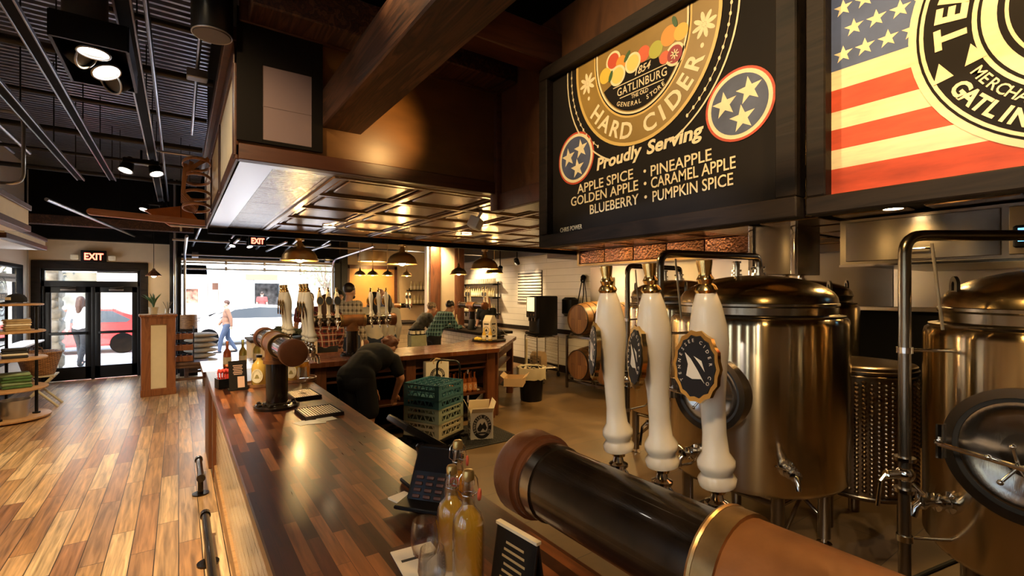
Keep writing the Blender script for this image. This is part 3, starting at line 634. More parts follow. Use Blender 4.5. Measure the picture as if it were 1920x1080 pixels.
for (b, x, y, al, wd) in (('APPLE SPICE', .293, .285, 'LEFT', .40), ('GOLDEN APPLE', .236, .222, 'LEFT', .485), ('BLUEBERRY', .387, .157, 'LEFT', .335), ('PINEAPPLE', .797, .283, 'LEFT', .315), ('CARAMEL APPLE', .80, .225, 'LEFT', .42), ('PUMPKIN SPICE', .808, .160, 'LEFT', .40)):
    m = MB(); m.text(b, .072, TR((x, y, .001), (0, 0, .02)), .0006, .0006, 'LEFT', sx=fitw(b, .072, wd)); m.build('flavour_line', M_chalk, s1, smooth=False)
m = MB()
for (x, y) in ((.765, .315), (.767, .255), (.77, .190)): m.prism(ell(.008, .008, 10), .0012, TR((x, y, 0)))
m.build('flavour_bullets', M_chalk, s1, smooth=False)
m = MB(); m.text('CHRIS POWER', .038, TR((.143, .082, .001), (0, 0, .02)), .0006, 0, 'LEFT', sx=.75); m.build('signature', M_chalk, s1, smooth=False)
# flag board
s2 = signboard('flag_sign', 'black-framed board painted with a stars and stripes flag and a round black seal', (1.84, .785, 2.065), 1.50, 1.075, .062, None)
X0 = 1.505+.03          # sign-one coordinates -> local
fx = lambda sx: sx-1.535
m = MB(); x0, x1 = .062, 1.438
ys = [.062, .153, .218, .287, .348, .422, .487]
for i in range(6): m.mi = 0 if i % 2 == 0 else 1; m.span((x0, ys[i], 0), (x1, ys[i+1], .0012))
for i in range(8):
    a = .487+.0658*i; m.mi = 0 if i % 2 == 0 else 1; m.span((.33, a, 0), (x1, a+.0658, .0012))
m.mi = 2; m.span((x0, .487, 0), (.42, 1.013, .0016))
m.build('painted_stripes', [M_redp, M_stripe, P('flag_blue_paint', (.075, .10, .20), .6, var=.3, vscale=7)], s2, smooth=False)
m = MB()
for r in range(6):
    for k in range(5):
        x = .098+.062*k+(.031 if r % 2 else 0)
        if x < .40: m.prism(star((x, .535+.078*r), .029), .0026, None, 0)
m.build('painted_stars', M_stripe, s2, smooth=False)
sc_ = (.69, .495); Rr = .4165
m = MB()
for (r, k, z) in ((Rr, 0, .003), (.397, 1, .0036), (.390, 0, .0042), (.380, 1, .0048), (.273, 0, .0054), (.262, 1, .006), (.254, 0, .0066), (.222, 1, .0072), (.207, 0, .0078), (.199, 1, .0084)):
    flat(m, [(min(x1, p[0]), min(1.012, max(.063, p[1]))) for p in ell(r, r, 72, c=sc_)], k, 0, z)
for (a, r, sz) in ((200.4, .86, .05), (199.5, .68, .05)):
    ar = math.radians(a); m.mi = 0
    m.prism([(r*Rr*math.cos(ar)+d[0], r*Rr*math.sin(ar)+d[1]) for d in ((-.02, -.025), (.025, -.012), (-.008, .035))], .006, TR((sc_[0], sc_[1], 0)))
m.build('round_seal', [M_stripe, M_board], s2, smooth=False)
CC = TR((sc_[0], sc_[1], .0056))
for (wd, sz, rr, a0, a1, ins, bo) in (('TENNESSEE', .094, .320, 183.7, 93, False, .004), ('GATLINBURG', .058, .345, 211.5, 262, True, .002), ('MERCHANTS', .040, .296, 209.6, 250, True, .0004)):
    m = MB(); m.arc_text(wd, sz, rr, a0, a1, CC, ins, bo, .0008)
    m.build('seal_word', M_stripe, s2, smooth=False)
# ================================================================== BAR COUNTERS
BZ = 1.0
t = thing('tiled_bar', 'cream-tiled bar base along the plank floor under the long dark bar top', 'bar base', (.30, 2.0, 0))
m = MB(); m.span((0, -4.2, .12), (.03, 3.45, .93)); m.build('tiled_front', M_tilex if False else M_tiley, t, smooth=False)
m = MB(); m.span((.03, -4.2, 0), (.50, 3.55, .93)); m.build('carcass', M_blackwood, t, smooth=False)
m = MB(); m.span((-.02, -4.2, 0), (.03, 3.45, .12), .004); m.build('toe_kick', M_shelfwood, t)
m = MB(); m.span((-.03, 3.45, 0), (.10, 3.58, .93), .006); m.build('corner_post', M_trimv, t)
tp = MB(); tp.span((.22, -2.2, .945), (.985, 5.655, BZ), .006)
tag(tp.build('worktop', M_block), 'long glossy dark butcher-block bar top running towards the garage opening', 'bar top')
# second limb of the U with a 45 degree return
poly = [(.20, 5.66), (3.72, 5.66), (4.95, 6.98), (4.95, 7.75), (3.45, 6.56), (.20, 6.56)]
m = MB(); m.prism(poly, .055, None, BZ-.055)
tag(m.build('worktop', M_block2), 'dark butcher-block counter crossing behind the bending bartender, angled at its right end', 'bar top')
t = thing('back_counter', 'open-shelved dark wood counter behind the blue glass racks', 'counter', (.25, 5.75, 0))
m = MB(); m.span((.0, .78, .0), (3.35, .80, .94)); m.build('tiled_front', M_tilex, t, smooth=False)
m = MB(); m.span((0, 0, 0), (.10, .78, .94), .005); m.build('end_panel', M_trimv, t)
for x in (1.02, 2.12, 3.33):
    m = MB(); m.span((x, .0, 0), (x+.13, .12, .94), .005); m.build('post', M_trimv, t)
m = MB(); m.span((.1, .02, .80), (3.4, .06, .94), .004); m.build('apron', M_trim, t)
m = MB(); m.span((.1, .05, .36), (3.42, .74, .39), .004); m.build('shelf', M_trim, t)
m = MB(); m.span((.1, .05, .72), (3.42, .60, .745), .004); m.build('shelf', M_trim, t)
m = MB(); m.span((.1, .74, .05), (3.42, .775, .94)); m.build('back_panel', M_black, t, smooth=False)
m = MB(); m.span((.1, .06, .06), (3.42, .74, .09), .004); m.build('shelf', M_blackwood, t)
R45 = math.atan2(1.32, 1.23)
t2 = thing('angled_counter', 'short angled end of the dark counter beside the black trash can', 'counter', (3.78, 5.78, 0), R45)
m = MB(); m.span((.5, .51, .05), (1.72, .55, .94)); m.build('back_panel', M_black, t2, smooth=False)
for x in (.06, 1.60):
    m = MB(); m.span((x, .02, 0), (x+.11, .13, .94), .005); m.build('post', M_trimv, t2)
for z, d in ((.36, .0), (.62, .02)):
    m = MB(); m.span((.44, .06, z), (1.60, .50, z+.035), .004); m.build('shelf', M_trim, t2)
m = MB(); m.span((.17, .03, .80), (1.60, .07, .94), .004); m.build('apron', M_trim, t2)
# foot rail by the tiled front: two iron pipe runs on flanged stands
def rail(pts, stands, label):
    t = thing('foot_rail', label, 'foot rail', (.16, pts[0], 0))
    m = MB(); m.cyl((0, 0, .17), (0, pts[1]-pts[0], .17), .026, seg=14); m.build('pipe', M_iron, t)
    for s in stands:
        m = MB(); m.cyl((0, s-pts[0], 0), (0, s-pts[0], .012), .065, seg=18); m.cyl((0, s-pts[0], .012), (0, s-pts[0], .15), .022); m.build('stand', M_iron, t)
    for y in (0, pts[1]-pts[0]):
        m = MB(); m.cyl((0, y-.02, .17), (0, y+.025, .17), .034, seg=14); m.build('coupling', M_iron, t)
rail((.6, 4.15), (3.75, 2.2, .9), 'long black iron foot rail on the plank floor along the bar front')
rail((5.0, 5.55), (5.08,), 'short black iron foot rail stub at the far end of the bar front')
# ================================================================== DRAFT TOWERS
def tap_handle(t, y, x, z, tilt=-.10, bdir=170, simple=False):
    T = TR((x, y, z)) @ Matrix.Rotation(tilt, 4, 'Y')
    m = MB(); m.lathe([(.012, 0), (.030, .004), (.032, .014), (.026, .022), (.0255, .026), (.031, .034), (.031, .044), (.022, .058), (.0195, .09), (.0205, .14), (.026, .19), (.0315, .235), (.0305, .262), (.024, .295), (.0165, .318), (.013, .320)], 20 if not simple else 12, T, sx=1.0, sy=.92)
    h = m.build('tap_handle', M_cream, t, 60); h['label'] = 'cream ceramic tap handle'
    m = MB(); m.lathe([(.016, .318), (.0185, .323), (.0155, .329), (.011, .333), (.0135, .340), (.010, .346), (.010, .352), (.0125, .366), (.0125, .370), (.0001, .372)], 14, T); m.build('gold_finial', M_gold, h)
    m = MB(); a = math.radians(bdir); d = Vector((math.cos(a), math.sin(a), .12)); zz = .205
    B = T @ frame_z(d, (d.x*.030, d.y*.030, zz)) 
    pr = [(.041*1.0*math.cos(2*PI*i/28)*(1+.03*math.cos(14*2*PI*i/28)), .056*math.sin(2*PI*i/28)*(1+.03*math.cos(14*2*PI*i/28))) for i in range(28)]
    pi_ = [(p[0]*.84, p[1]*.86) for p in pr]
    m.mi = 0; m.prism(pr, .008, B); m.mi = 1; m.prism(pi_, .0095, B)
    if not simple:
        m.mi = 2; m.arc_text('TENNESSEE CIDER CO', .0075, .0285, 215, -35, B @ TR((0, 0, .0102)), ry=.041, ext=.0002)
        m.prism([(-.015, -.016), (-.004, -.02), (.012, -.018), (.018, -.024), (.006, -.006), (-.008, .012), (-.018, .020), (-.012, .002)], .0004, B, .0097); m.prism([(-.002, .016), (.008, .006), (.018, -.006), (.012, .010)], .0004, B, .0097)
    m.build('badge', [M_gold, P('badge_black', (.012, .011, .012), .45, spec=.3), M_paper], h)
def faucet(t, y, z, side=1):
    m = MB(); m.cyl((side*.05, y, z), (side*.125, y, z), .011); m.cyl((side*.066, y, z), (side*.074, y, z), .021, seg=14); m.cyl((side*.09, y, z), (side*.10, y, z), .017, seg=14)
    m.lathe([(.010, -.045), (.016, -.04), (.020, -.02), (.024, 0), (.020, .012), (.014, .018), (.019, .024), (.019, .029), (.011, .033), (.008, .045)], 14, TR((side*.135, y, z)))
    m.tube([(side*.135, y, z-.02), (side*.16, y, z-.035), (side*.172, y, z-.06), (side*.174, y, z-.085)], .0095, 10)
    m.cyl((side*.128, y-.03, z+.002), (side*.128, y+.03, z+.002), .005); m.sphere((side*.128, y-.034, z+.002), .009, 8)
    m.build('faucet', M_chrome, t)
def tower(label, loc, rz, ys, half=.59, tilt=-.10, bd=(170,), side=1, colh=.36, simple=False, sc=1, zp=.437):
    t = thing('draft_tower', label, 'draft tower', loc, rz, None); t.scale = (sc, sc, sc)
    m = MB(); m.lathe([(.145, 0), (.145, .018), (.13, .024), (.09, .026), (.088, .036), (.076, .04)], 36); m.build('base_flange', M_iron, t)
    for k in range(8):
        a = PI/4*k+.3; m = MB(); m.lathe([(.016, .024), (.016, .032), (.010, .038), (.0001, .040)], 6, TR((.118*math.cos(a), .118*math.sin(a), 0))); m.build('bolt', M_iron, t)
    m = MB(); m.cyl((0, 0, .036), (0, 0, zp-.10), .070, seg=32); m.build('column', M_iron, t)
    m = MB(); m.cyl((0, -.125, zp), (0, .125, zp), .0765, seg=32); m.cyl((0, 0, zp-.12), (0, 0, zp-.02), .0765, seg=32); m.cyl((0, 0, zp-.13), (0, 0, zp-.105), .086, seg=32)
    m.build('tee_fitting', M_tee, t)
    for q in (-1, 1): m = MB(); m.cyl((0, q*.125, zp), (0, q*.152, zp), .082, seg=32); m.torus(.079, .005, TR((0, q*.156, zp), (PI/2, 0, 0)), 32); m.build('tee_collar', P('aged_brass_collar', (.36, .22, .09), .35, .9, var=.4, vscale=20), t)
    for q in (-1, 1):
        m = MB(); m.cyl((0, q*(half-.10), zp), (0, q*(half-.065), zp), .0715, seg=32); m.build('pipe_collar', M_steelh, t)
        m = MB(); m.cyl((0, q*.15, zp), (0, q*(half-.03), zp), .068, seg=32); m.build('pipe', M_iron, t)
        m = MB(); F = frame_z((0, q, 0), (0, q*(half-.06), zp)); m.lathe([(.070, -.012), (.076, -.010), (.076, .002), (.082, .004), (.083, .05), (.078, .062), (.06, .068), (.0001, .07)], 32, F); m.build('end_cap', M_rust, t)
    for i, y in enumerate(ys):
        faucet(t, y, zp-.008, side); m = MB(); m.cyl((side*.135, y, zp+.030), (side*.137, y, zp+.05), .0085, seg=12); m.cyl((side*.136, y, zp+.036), (side*.136, y, zp+.042), .0125, seg=12); m.build('tap_stem', M_gold, t); tap_handle(t, y, side*.137, zp+.045, tilt*side, bd[i % len(bd)], simple)
    return t
tower('near draft tower of oiled iron pipe with three tall cream handles in the foreground', (.585, .20, BZ), 0, (.463, .358, .250), bd=(146, 150, 178))
tower('draft tower on a round flange towards the far end of the long worktop, six handles', (.56, 3.66, BZ), 0, (.47, .37, .27, -.27, -.36, -.45), .60, bd=(170,), simple=True)
tower('draft tower on the cross counter behind the bending bartender, six handles in a row', (1.80, 6.12, BZ), PI/2, (.42, .32, .22, -.20, -.30, -.40), .56, bd=(180, 180, 180, 20, 20, 20), simple=True, side=-1)
# ================================================================== THINGS ON THE LONG BAR
def drip_tray(label, loc, rz, w, d, n):
    t = thing('drip_tray', label, 'drip tray', loc, rz)
    m = MB(); m.box((0, 0, .004), (w, d, .008)); 
    for s in (-1, 1): m.box((0, s*(d/2-.005), .014), (w, .01, .022), bev=.003); m.box((s*(w/2-.005), 0, .014), (.01, d, .022), bev=.003)
    m.build('pan', P('dark_pan', (.06, .05, .045), .35, .8), t)
    m = MB()
    for i in range(n): m.box((-w/2+.02+(w-.04)*i/(n-1), 0, .021), (.009, d-.02, .004))
    m.build('grille', P('satin_slats', (.62, .56, .48), .42, .8), t)
drip_tray('stainless drip tray in front of the round tower flange, papers under its edge', (.755, 3.30, BZ), .05, .24, .27, 13)
drip_tray('stainless drip tray behind the tower flange with a tulip glass on it', (.78, 3.93, BZ), .05, .20, .30, 12)
for i, (x, y, a) in enumerate(((.63, 3.12, .3), (.70, 3.10, -.2), (.76, 3.13, .15))):
    m = MB(); m.box((0, 0, .001), (.10, .10, .0015)); o = m.build('paper_coaster', M_paper, smooth=False); o.location = (x, y, BZ+.0012*i); o.rotation_euler = (0, 0, a)
    tag(o, ['left paper coaster', 'middle paper coaster', 'right paper coaster'][i]+' of the three by the nearer drip tray', 'coaster')
def lathe_obj(name, label, cat, loc, parts, group=None, seg=20):
    t = thing(name, label, cat, loc, 0, group)
    for nm, mt, pr in parts:
        m = MB(); m.lathe(pr, seg); m.build(nm, mt, t, 50)
    return t
def wineglass(label, x, y, z, h=.155, fill=0, rz=0, s=1):
    outer = [(.030, 0), (.030, .002), (.004, .006), (.0035, .05), (.008, .058), (.030, .078), (.037, .105), (.034, .135), (.030, .155)]
    inner = [(.0285, .155), (.0325, .135), (.0355, .105), (.0285, .080), (.0001, .064)]
    t = thing('tulip_glass', label, 'glass', (x, y, z)); t.scale = (s, s, s*h/.155)
    m = MB(); m.lathe(outer+inner, 28, cap=False); m.build('bowl', M_glass, t, 60)
    return t
wineglass('stemmed tulip glass standing on the drip tray behind the tower column', .77, 3.90, BZ+.026, .20)
t = thing('tasting_card', 'pale tasting card lying under the two empty glasses', 'card', (.575, 1.20, BZ), -.10)
m = MB(); m.box((0, 0, .002), (.13, .42, .004), bev=.001); m.build('card', M_paper, t)
m = MB(); m.box((0, .14, .0045), (.10, .012, .001)); m.build('print', M_ink, t)
wineglass('empty stemless-look tasting glass on the pale card, left of the cider bottles', .548, 1.20, BZ+.0045, .168, s=1.06)
wineglass('second empty tasting glass in front of its twin at the bottom edge', .515, 1.085, BZ+.0045, .165, s=.98)
def swing_bottle(label, x, y, rz, liquid, h=.33):
    t = thing('swing_top_bottle', label, 'bottle', (x, y, BZ), rz); t.scale = (1, 1, h/.33)
    o = [(.036, 0), (.042, .004), (.043, .02), (.043, .175), (.041, .193), (.034, .211), (.024, .223), (.0185, .232), (.0160, .25), (.0150, .285), (.0175, .290), (.0175, .300), (.014, .303)]
    i_ = [(.0115, .303), (.0125, .25), (.0155, .230), (.021, .220), (.031, .208), (.0375, .191), (.0395, .174), (.0395, .02), (.030, .008), (.0001, .008)]
    m = MB(); m.lathe(o+i_, 32, cap=False); m.build('glass_body', M_glass, t, 60)
    m = MB(); m.lathe([(.0001, .009), (.030, .009), (.0392, .021), (.0392, .174), (.0372, .190), (.0305, .207), (.0205, .219), (.0150, .228), (.0001, .229)], 28); m.build('cider', liquid, t, 60)
    m = MB(); m.lathe([(.012, .300), (.016, .304), (.0165, .320), (.013, .328), (.0001, .33)], 18); m.build('stopper', P('brass_stopper', (.55, .40, .16), .3, .9), t)
    m = MB(); m.torus(.0165, .0018, TR((0, 0, .262))); m.tube([(.0165, 0, .262), (.028, .0, .272), (.024, 0, .305), (.017, 0, .316)], .0016, 6); m.tube([(-.0165, 0, .262), (-.028, .0, .272), (-.024, 0, .305), (-.017, 0, .316)], .0016, 6); m.build('wire_bail', M_chrome, t)
    m = MB(); m.torus(.0125, .004, TR((.030, 0, .262), (0, PI/2, 0)), 16); m.build('washer', P('red_rubber', (.55, .10, .06), .5), t)
    return t
swing_bottle('nearest swing-top bottle, full of yellow cider, brass stopper', .640, 1.125, -.7, M_cider, .322)
swing_bottle('middle swing-top bottle, partly behind the nearest yellow one', .648, 1.235, .8, M_cider, .300)
swing_bottle('farthest swing-top bottle beside the black tablet stand', .735, 1.36, -.6, M_ciderdeep, .325)
t = thing('menu_stand', 'small black menu board stand with pale edges by the near draft tower', 'menu', (.735, 1.03, BZ), math.radians(-84))
for s in (-1, 1):
    m = MB(); T = TR((0, s*.028, .0), (s*.17, 0, 0)); m.box((0, 0, .085), (.16, .006, .17), M=T, bev=.001); m.build('panel', M_blackwood, t)
    m = MB(); m.box((0, s*.0032, .085), (.15, .001, .16), M=T); 
    m.build('sheet', M_board, t)
    m = MB()
    for k in range(6): m.box((0, s*.004, .04+.018*k), (.09-.01*(k % 3), .0006, .006), M=T)
    m.build('print', P('faded_gold_print', (.45, .32, .14), .6), t)
m = MB(); m.box((0, 0, .166), (.162, .016, .008)); m.build('top_strip', M_creamp, t)
# point of sale tablet with the card reader
t = thing('tablet_stand', 'black point-of-sale tablet tilted towards the staff floor, seen edge-on', 'tablet', (.84, 1.84, BZ), math.radians(-90))
m = MB(); m.box((0, 0, .012), (.16, .16, .02), bev=.006); m.box((0, .0, .09), (.05, .04, .17), rot=(.2, 0, 0), bev=.01); m.build('base', M_blackpl, t)
m = MB(); m.box((0, 0, .195), (.21, .30, .026), rot=(math.radians(-34), 0, 0), bev=.005); m.build('tablet', M_blackpl, t)
m = MB(); m.box((0, .002, .1965), (.20, .29, .0255), rot=(math.radians(-34), 0, 0)); m.build('screen', P('dark_screen', (.006, .007, .01), .08), t)
t = thing('card_reader', 'black card reader propped in front of the tilted tablet', 'card reader', (.725, 1.60, BZ+.024), math.radians(-52))
m = MB(); T = TR((0, 0, .0), (math.radians(-30), 0, 0)) @ Matrix.Diagonal((1.15, 1, 1.08, 1)); m.box((0, .02, .085), (.115, .028, .17), M=T, bev=.008); m.build('body', M_blackpl, t)
m = MB(); m.box((0, .005, .125), (.10, .003, .065), M=T); m.build('screen', P('dark_screen'), t)
m = MB()
for i in range(3):
    for j in range(4): m.box((-.03+.03*i, .004, .025+.017*j), (.02, .004, .010), M=T, bev=.002)
m.build('keys', P('key_red_brown', (.06, .022, .016), .5), t)
m = MB(); m.box((0, .03, .006), (.15, .14, .012), bev=.003); m.build('cradle', M_blackpl, t)
for s in (-1, 1): m = MB(); m.box((s*.09, .03, .004), (.05, .06, .006), rot=(0, 0, .4*s)); m.build('receipt', M_paper, t)
t.scale = (1.25, 1.25, 1.2)
# far end of the long bar
def round_tray(label, loc, r):
    t = thing('round_tray', label, 'tray', loc)
    m = MB(); m.lathe([(r, 0), (r+.004, .004), (r+.004, .026), (r-.006, .026), (r-.01, .010), (.0001, .010)], 40); m.build('tray', wood('walnut_tray', [(.10, .04, .016), (.24, .11, .045), (.16, .07, .028)], (4, 12, 4), .45, .1), t)
round_tray('dark round wooden tray left of the tower column at the end of the bar', (.57, 4.60, BZ), .13)
round_tray('pale round wooden tray right of the tower column at the end of the bar', (.88, 4.66, BZ), .16)
def growler(label, loc, rz):
    t = thing('growler', label, 'jug', loc, rz)
    m = MB(); m.lathe([(.050, 0), (.058, .006), (.060, .02), (.060, .145), (.052, .175), (.030, .200), (.021, .212), (.021, .236), (.0001, .237)], 28); m.build('body', P('gold_growler', (.66, .42, .09), .15, coat=.5), t, 50)
    m = MB(); m.lathe([(.024, .232), (.024, .252), (.0001, .254)], 18); m.build('cap', M_blackpl, t)
    T = basis((1, 0, 0), (0, 0, 1), (0, -1, 0), (0, -.0595, .082)); m = MB(); m.ring(ell(.044, .058), ell(.038, .051), .004, T); m.prism(ell(.036, .049), .003, T); m.build('label', P('cream_label', (.85, .75, .52), .6), t)
    m = MB(); m.arc_text('TENNESSEE CIDER CO', .0095, .031, 205, -25, T @ TR((0, 0, .004)), ry=.043); m.prism([(-.02, -.02), (.02, -.02), (.006, .012), (-.006, .012)], .001, T, .004); m.build('label_print', P('olive_print', (.35, .28, .10), .6), t)
growler('gold growler with white oval label on the left round tray', (.562, 4.565, BZ+.0115), -.4)
growler('gold growler with white oval label on the right round tray', (.835, 4.64, BZ+.0115), -.35)
t = lathe_obj('cider_jug', 'glass jug of golden cider on the right round tray', 'jug', (.945, 4.70, BZ+.0105), [('glass_body', M_glass, [(.05, 0), (.055, .01), (.056, .11), (.045, .15), (.02, .18), (.018, .215), (.0155, .215), (.0155, .18), (.04, .148), (.052, .11), (.05, .012), (.0001, .01)]), ('cider', M_ciderdeep, [(.0001, .012), (.049, .014), (.0515, .11), (.0395, .147), (.0001, .148)]), ('cap', M_gold, [(.02, .21), (.02, .23), (.0001, .231)])])
t = thing('straw_caddy', 'black caddy of red-topped sticks at the far corner of the bar', 'caddy', (.345, 4.66, BZ), .2)
m = MB()
for s in (-1, 1): m.box((s*.085, 0, .04), (.008, .12, .08)); m.box((0, s*.056, .04), (.178, .008, .08))
m.box((0, 0, .004), (.178, .12, .008)); m.build('box', M_blackpl, t)
for i in range(12):
    x, y = -.065+.026*(i % 6), -.03+.05*(i//6); m = MB(); m.cyl((x, y, .01), (x+rnd.uniform(-.01, .01), y+rnd.uniform(-.01, .01), .13), .006); m.sphere((x, y, .14), (.014, .014, .018), 10); m.build('red_stick', P('red_cap', (.58, .05, .04), .4), t)
t = thing('cider_flyer', 'black leaning cider flyer beside the red-topped sticks', 'flyer', (.40, 4.46, BZ), .1)
m = MB(); T = TR((0, 0, 0), (-.22, 0, .0)); m.box((0, 0, .12), (.13, .006, .24), M=T); m.box((0, .03, .006), (.14, .08, .012)); m.build('holder', M_board, t)
m = MB()
for k in range(6): m.box((.0, -.004, .20-.014*k), (.07-.01*(k % 2), .001, .006), M=T)
m.box((.02, -.004, .065), (.05, .001, .09), M=T); m.build('print', P('salmon_print', (.68, .42, .30), .6), t)
def wine_bottle(label, loc, col, group=None):
    return lathe_obj('cider_bottle', label, 'bottle', loc, [('glass_body', P('tinted_'+col, {'olive': (.50, .42, .10), 'rose': (.60, .16, .05)}[col], .06, trans=.6), [(.034, 0), (.038, .004), (.038, .14), (.034, .165), (.014, .20), (.0125, .265), (.015, .27), (.015, .28), (.0001, .281)]), ('label', P('cream_label'), [(.0385, .04), (.0387, .042), (.0387, .11), (.0385, .112)])], group)
wine_bottle('left cider bottle with rosy base by the garage side of the counter end', (.42, 5.86, BZ), 'rose')
wine_bottle('olive cider bottle, middle of three at the counter end', (.57, 5.92, BZ), 'olive')
wine_bottle('olive cider bottle half hidden by the black flyer, right of three', (.72, 6.05, BZ), 'olive')
# ================================================================== TANKS
def tank(label, x, y, r, zb, zt, ztop, man=None, pipe=None, valve=None, group=None, seg=64, legs=4):
    t = thing('brite_tank', label, 'tank', (x, y, 0))
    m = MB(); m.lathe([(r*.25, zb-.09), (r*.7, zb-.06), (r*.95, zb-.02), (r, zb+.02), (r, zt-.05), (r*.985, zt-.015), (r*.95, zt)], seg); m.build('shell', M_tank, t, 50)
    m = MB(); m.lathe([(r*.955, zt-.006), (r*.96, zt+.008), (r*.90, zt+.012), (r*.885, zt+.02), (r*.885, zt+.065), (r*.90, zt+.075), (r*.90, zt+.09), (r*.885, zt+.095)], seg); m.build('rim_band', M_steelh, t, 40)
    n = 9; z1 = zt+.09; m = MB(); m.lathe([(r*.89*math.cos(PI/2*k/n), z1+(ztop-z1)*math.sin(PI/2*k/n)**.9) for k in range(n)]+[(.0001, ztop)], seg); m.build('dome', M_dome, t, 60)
    for k in range(legs):
        a = PI/4+k*2*PI/legs; px, py = r*.80*math.cos(a), r*.80*math.sin(a)
        m = MB(); m.cyl((px, py, .05), (px, py, zb+.03), .040, seg=16); l = m.build('leg', M_steelh, t)
        m = MB(); m.lathe([(.05, 0), (.05, .012), (.02, .02), (.016, .06)], 14, TR((px, py, 0))); m.build('foot', M_chrome, l)
    m = MB()
    for k in range(legs):
        a, b = PI/4+k*2*PI/legs, PI/4+(k+1)*2*PI/legs
        pa = Vector((r*.8*math.cos(a), r*.8*math.sin(a), zb-.10)); pb = Vector((r*.8*math.cos(b), r*.8*math.sin(b), zb-.10)); m.cyl(pa, pb, .018, seg=10); m.cyl(pa*1.0+Vector((0, 0, -zb*.5)), (pa+pb)/2, .014, seg=10)
    m.build('leg_brace', M_steelh, t)
    for k in range(2):
        a = math.radians(215-90+180*k) if k else math.radians(300); a = math.radians((305, 120)[k]); q = r*.80
        B = basis((-math.sin(a), math.cos(a), 0), (0, 0, 1), (math.cos(a), math.sin(a), 0), (q*math.cos(a), q*math.sin(a), zt+.085+(ztop-zt)*.25))
        m = MB(); pts = [(-.05, -.05), (.05, -.05), (.05, .035)]+ell(.05, .05, 9, 20, 160, (0, .04))+[(-.05, .035)]
        m.ring(pts, [(p[0]*.33, .045+(p[1]-.03)*.33) for p in pts], .014, B); m.build('lifting_lug', P('dark_steel', (.10, .09, .08), .35, .9), t)
    # fittings on the top
    for (dx, dy, h, rr) in ((-.06, .10, .14, .032), (.10, .02, .10, .045)):
        m = MB(); z = ztop-.05; m.cyl((dx, dy, z), (dx, dy, z+h), rr*.7, seg=16); m.cyl((dx, dy, z+h), (dx, dy, z+h+.015), rr, seg=16); m.cyl((dx, dy, z+h*.55), (dx, dy, z+h*.55+.015), rr*1.1, seg=16); m.cyl((dx, dy, z+.05), (dx, dy, z+.06), rr*1.15, seg=16); m.build('top_fitting', M_chrome, t)
    m = MB(); m.tube([(.02, .03, ztop+.05), (.10, .02, ztop+.06)], .009); m.build('valve_bar', M_chrome, t)
    if pipe:
        px, py, pz = pipe; px -= x; py -= y
        m = MB(); m.tube(round_path([(px, py, .35), (px, py, pz), (.10, .02, pz), (.10, .02, ztop+.03)], .09, 6), .026, 14); p = m.build('cip_pipe', M_steelh, t, 60)
        m = MB()
        for zz in (.85, 1.0): m.cyl((px, py, zz-.008), (px, py, zz+.008), .045, seg=16); 
        m.cyl((px, py, .925), (px-.08, py+.05, .925), .02); m.sphere((px, py, .925), .042, 14); m.tube([(px-.08, py+.05, .925), (px-.11, py+.06, .90), (px-.12, py+.07, .78)], .009); m.build('butterfly_valve', M_chrome, p)
        d = Vector((px, py, 0)); e = d.normalized()*r*.99; m = MB()
        for zz in (1.52, .62): m.cyl((px, py, zz), (e.x, e.y, zz), .009); m.cyl((px, py, zz-.014), (px, py, zz+.014), .034, seg=14)
        m.build('pipe_bracket', M_chrome, p)
        m = MB(); q = d*.80+Vector((.0, -.02, 0)); m.cyl((q.x*1.10, q.y*1.10, pz-.04), (q.x*1.02, q.y*1.02, zt-.01), .0065); m.build('sight_tube', P('milky_tube', (.50, .42, .30), .3), p)
    if man:
        a = math.radians(man[0]); mz = man[1]; mr = man[2]; B = basis((-math.sin(a), math.cos(a), 0), (0, 0, 1), (math.cos(a), math.sin(a), 0), (r*math.cos(a), r*math.sin(a), mz))
        sag = r-math.sqrt(max(.01, r*r-mr*mr))
        m = MB(); m.ring(ell(mr, mr), ell(mr*.86, mr*.86), sag+.05, B, -sag-.01); g = m.build('manway', M_steelh, t)
        m = MB(); m.ring(ell(mr*.87, mr*.87), ell(mr*.80, mr*.80), .02, B, .015); m.build('manway_gasket', M_rubber, g)
        m = MB(); m.lathe([(mr*.80, .0), (mr*.80, .03), (mr*.72, .035), (mr*.60, .015), (mr*.3, -.002), (.0001, -.006)], 40, B); d = m.build('manway_door', M_steel, g, 50)
        m = MB(); m.tube(round_path([(-mr*1.0, -mr*.02, .05), (-mr*.98, -mr*.02, .11), (mr*.2, -mr*.10, .12), (mr*.2, -mr*.10, .02)], .03), .011, 8, B); m.tube([(-mr, mr*.25, .05), (-mr, -mr*.3, .05)], .016, 8, B); m.build('door_arm', M_chrome, g)
        m = MB()
        for k in range(5): m.cyl((0, -mr*.1, .10), (mr*.30*math.cos(2*PI*k/5+.4), -mr*.1+mr*.30*math.sin(2*PI*k/5+.4), .13), .007, M=B); m.sphere((mr*.30*math.cos(2*PI*k/5+.4), -mr*.1+mr*.30*math.sin(2*PI*k/5+.4), .13), .013, 8, B)
        m.build('hand_wheel', M_chrome, g)
    if valve:
        for (va, vz) in valve:
            a = math.radians(va); B = basis((-math.sin(a), math.cos(a), 0), (0, 0, 1), (math.cos(a), math.sin(a), 0), (r*math.cos(a), r*math.sin(a), vz))
            m = MB(); m.lathe([(.05, -.02), (.05, .012), (.03, .018), (.028, .05), (.042, .055), (.042, .07), (.022, .075), (.022, .12), (.034, .125), (.034, .14), (.018, .145)], 18, B); m.tube([(0, 0, .13), (.0, -.03, .16), (0, -.07, .17)], .016, 10, B); m.cyl((-.02, .02, .10), (-.10, .045, .10), .007, M=B); m.cyl((0, .0, .10), (0, .045, .10), .010, M=B); m.build('sample_valve', M_chrome, t)
    return t
